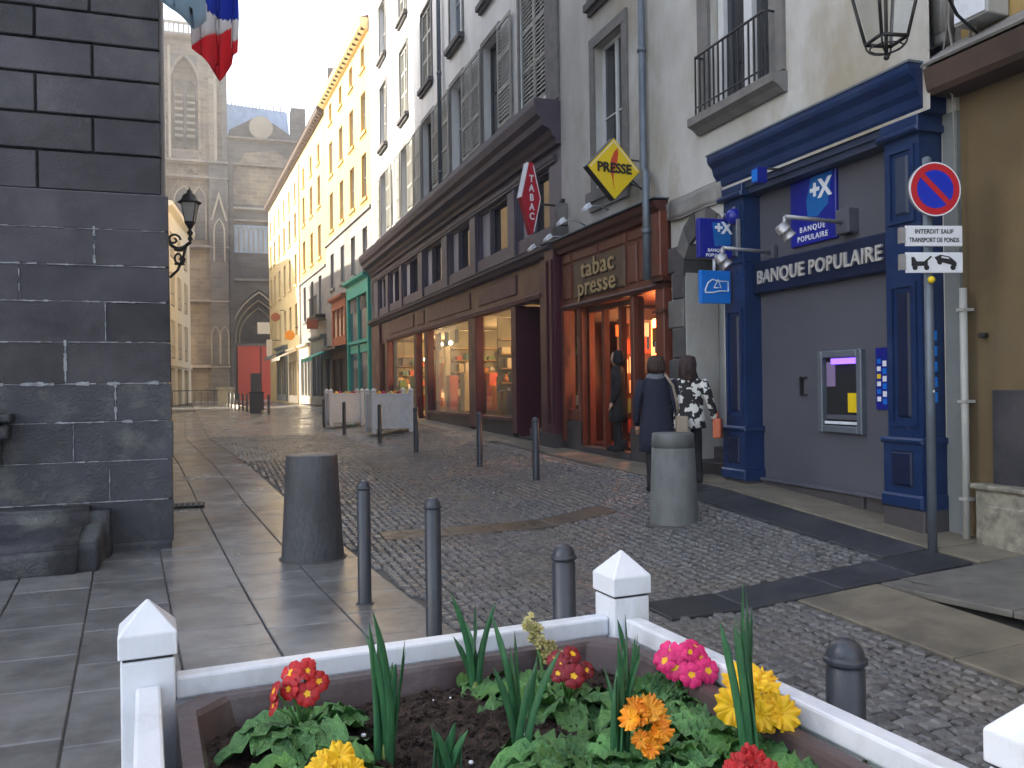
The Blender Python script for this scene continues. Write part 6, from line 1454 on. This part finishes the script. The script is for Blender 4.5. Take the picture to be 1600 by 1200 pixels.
    for sgn in (1, -1):
        if arms == 'down': ap = [V(sgn*.165,0,1.385), V(sgn*.215,-.02,1.22), V(sgn*.245,-.02,1.10), V(sgn*.245,.05,.93), V(sgn*.235,.09,.83)]
        elif sgn > 0: ap = [V(.165,0,1.385), V(.235,.03,1.22), V(.27,.06,1.10), V(.30,.10,.96), V(.31,.13,.86)]
        else: ap = [V(-.165,0,1.385), V(-.23,.04,1.23), V(-.24,.10,1.12), V(-.17,.22,1.06), V(-.12,.30,1.04)]
        part('sleeve', MB().tube(ap, [.075*k,.062*k,.055*k,.048*k,.042*k], 12), coat_m, t)
        d = (Vector(ap[-1])-Vector(ap[-2])).normalized(); side_ = d.cross(Vector((0,1,.01))).normalized(); w0 = Vector(ap[-1]); pm = w0+d*.07*k
        hv = [w0-d*.02, w0+d*.035*k, pm]; he = [(0,1),(1,2)]; hr_ = [.024,.032,.034]
        for fi in range(4):
            o_ = (fi-1.5)*.018*k; ln = (.060,.070,.066,.052)[fi]*k; b0 = pm+side_*o_*.9; cur = Vector((0,.35,0))
            i0 = len(hv); hv += [b0+d*.012, b0+d*ln*.55+cur*.01, b0+d*ln+cur*.03]; he += [(2,i0),(i0,i0+1),(i0+1,i0+2)]; hr_ += [.0095,.009,.0075]
        i0 = len(hv); hv += [w0+d*.045*k+side_*.034, w0+d*.085*k+side_*.045]; he += [(1,i0),(i0,i0+1)]; hr_ += [.012,.009]
        skinned('hand', [tuple(p) for p in hv], he, hr_, m_skin, t, 1)
    for sgn, yy in ((1,stride),(-1,-stride)):
        part('boot', MB().tube([V(sgn*.10,yy-.03,.20), V(sgn*.10,yy-.035,.09), V(sgn*.102,yy+.0,.045), V(sgn*.105,yy+.10,.035), V(sgn*.106,yy+.17,.03)], [.055*k,.05*k,.052*k,.045*k,.03*k], 12), m_blackc, t)
    if scarf: part('scarf', MB().lathe([(.075,-.02),(.115,-.005),(.125,.03),(.115,.065),(.085,.085),(.07,.08)], (0,0,0), 20, sx=k, sy=.85*k), m_scarf, t, at=V(0,.012,1.40))
    return t
w1 = person('woman in a long navy coat and grey scarf walking past the newsagent, seen from behind', 5.16, 9.24, .28, R(-24), 1.62, coat_len=.48, coat_m=m_navy, scarf=True, hairlen=.03, stride=.16)
part('bag_strap', MB().tube([(.10,-.10,1.44),(.19,-.135,1.30),(.235,-.13,1.1),(.26,-.06,.92)], .017, 6), m_beige, w1)
part('shoulder_bag', MB().bev(-.05,.09,-.22,.12,.60,.93,.03), m_beige, w1, at=(.27,-.02,.0), bevel=.02)
w2 = person('woman in a black and white patterned coat at the alley steps, seen from behind', 5.50, 9.05, .31, R(-42), 1.58, coat_len=.75, coat_m=m_pat, hair=m_hair2, hairlen=.17, lean=-.02, arms='out', stride=.13)
og = part('handbag', MB().bev(-.05,.05,-.12,.12,-.24,0,.03), m_orbag, w2, at=(.33,.14,.86), bevel=.02)
part('bag_handle', MB().tube([(.33,.05,.84),(.33,.07,.92),(.33,.13,.95),(.33,.19,.92),(.33,.21,.84)], .008, 6), m_orbag, w2)
w3 = person('person in dark clothes standing in the lit newsagent doorway', 6.0, 11.95, .56, R(60), 1.52, coat_len=.5, coat_m=m_blackc, hairlen=.04, stride=.05, hair=m_blackc)

# ================================================================== HAZE
m_haze = bpy.data.materials.new('pale_haze'); m_haze.use_nodes = True; N = m_haze.node_tree.nodes; N.clear()
_o = N.new('ShaderNodeOutputMaterial'); _v = N.new('ShaderNodeVolumePrincipled'); _v.inputs['Color'].default_value = (.97,.95,.92,1); _v.inputs['Density'].default_value = .0022; _v.inputs['Anisotropy'].default_value = .3
m_haze.node_tree.links.new(_v.outputs[0], _o.inputs['Volume'])
hz = single('haze', MB().box(-420,420,-320,720,-4.2,46), m_haze, kind='stuff')
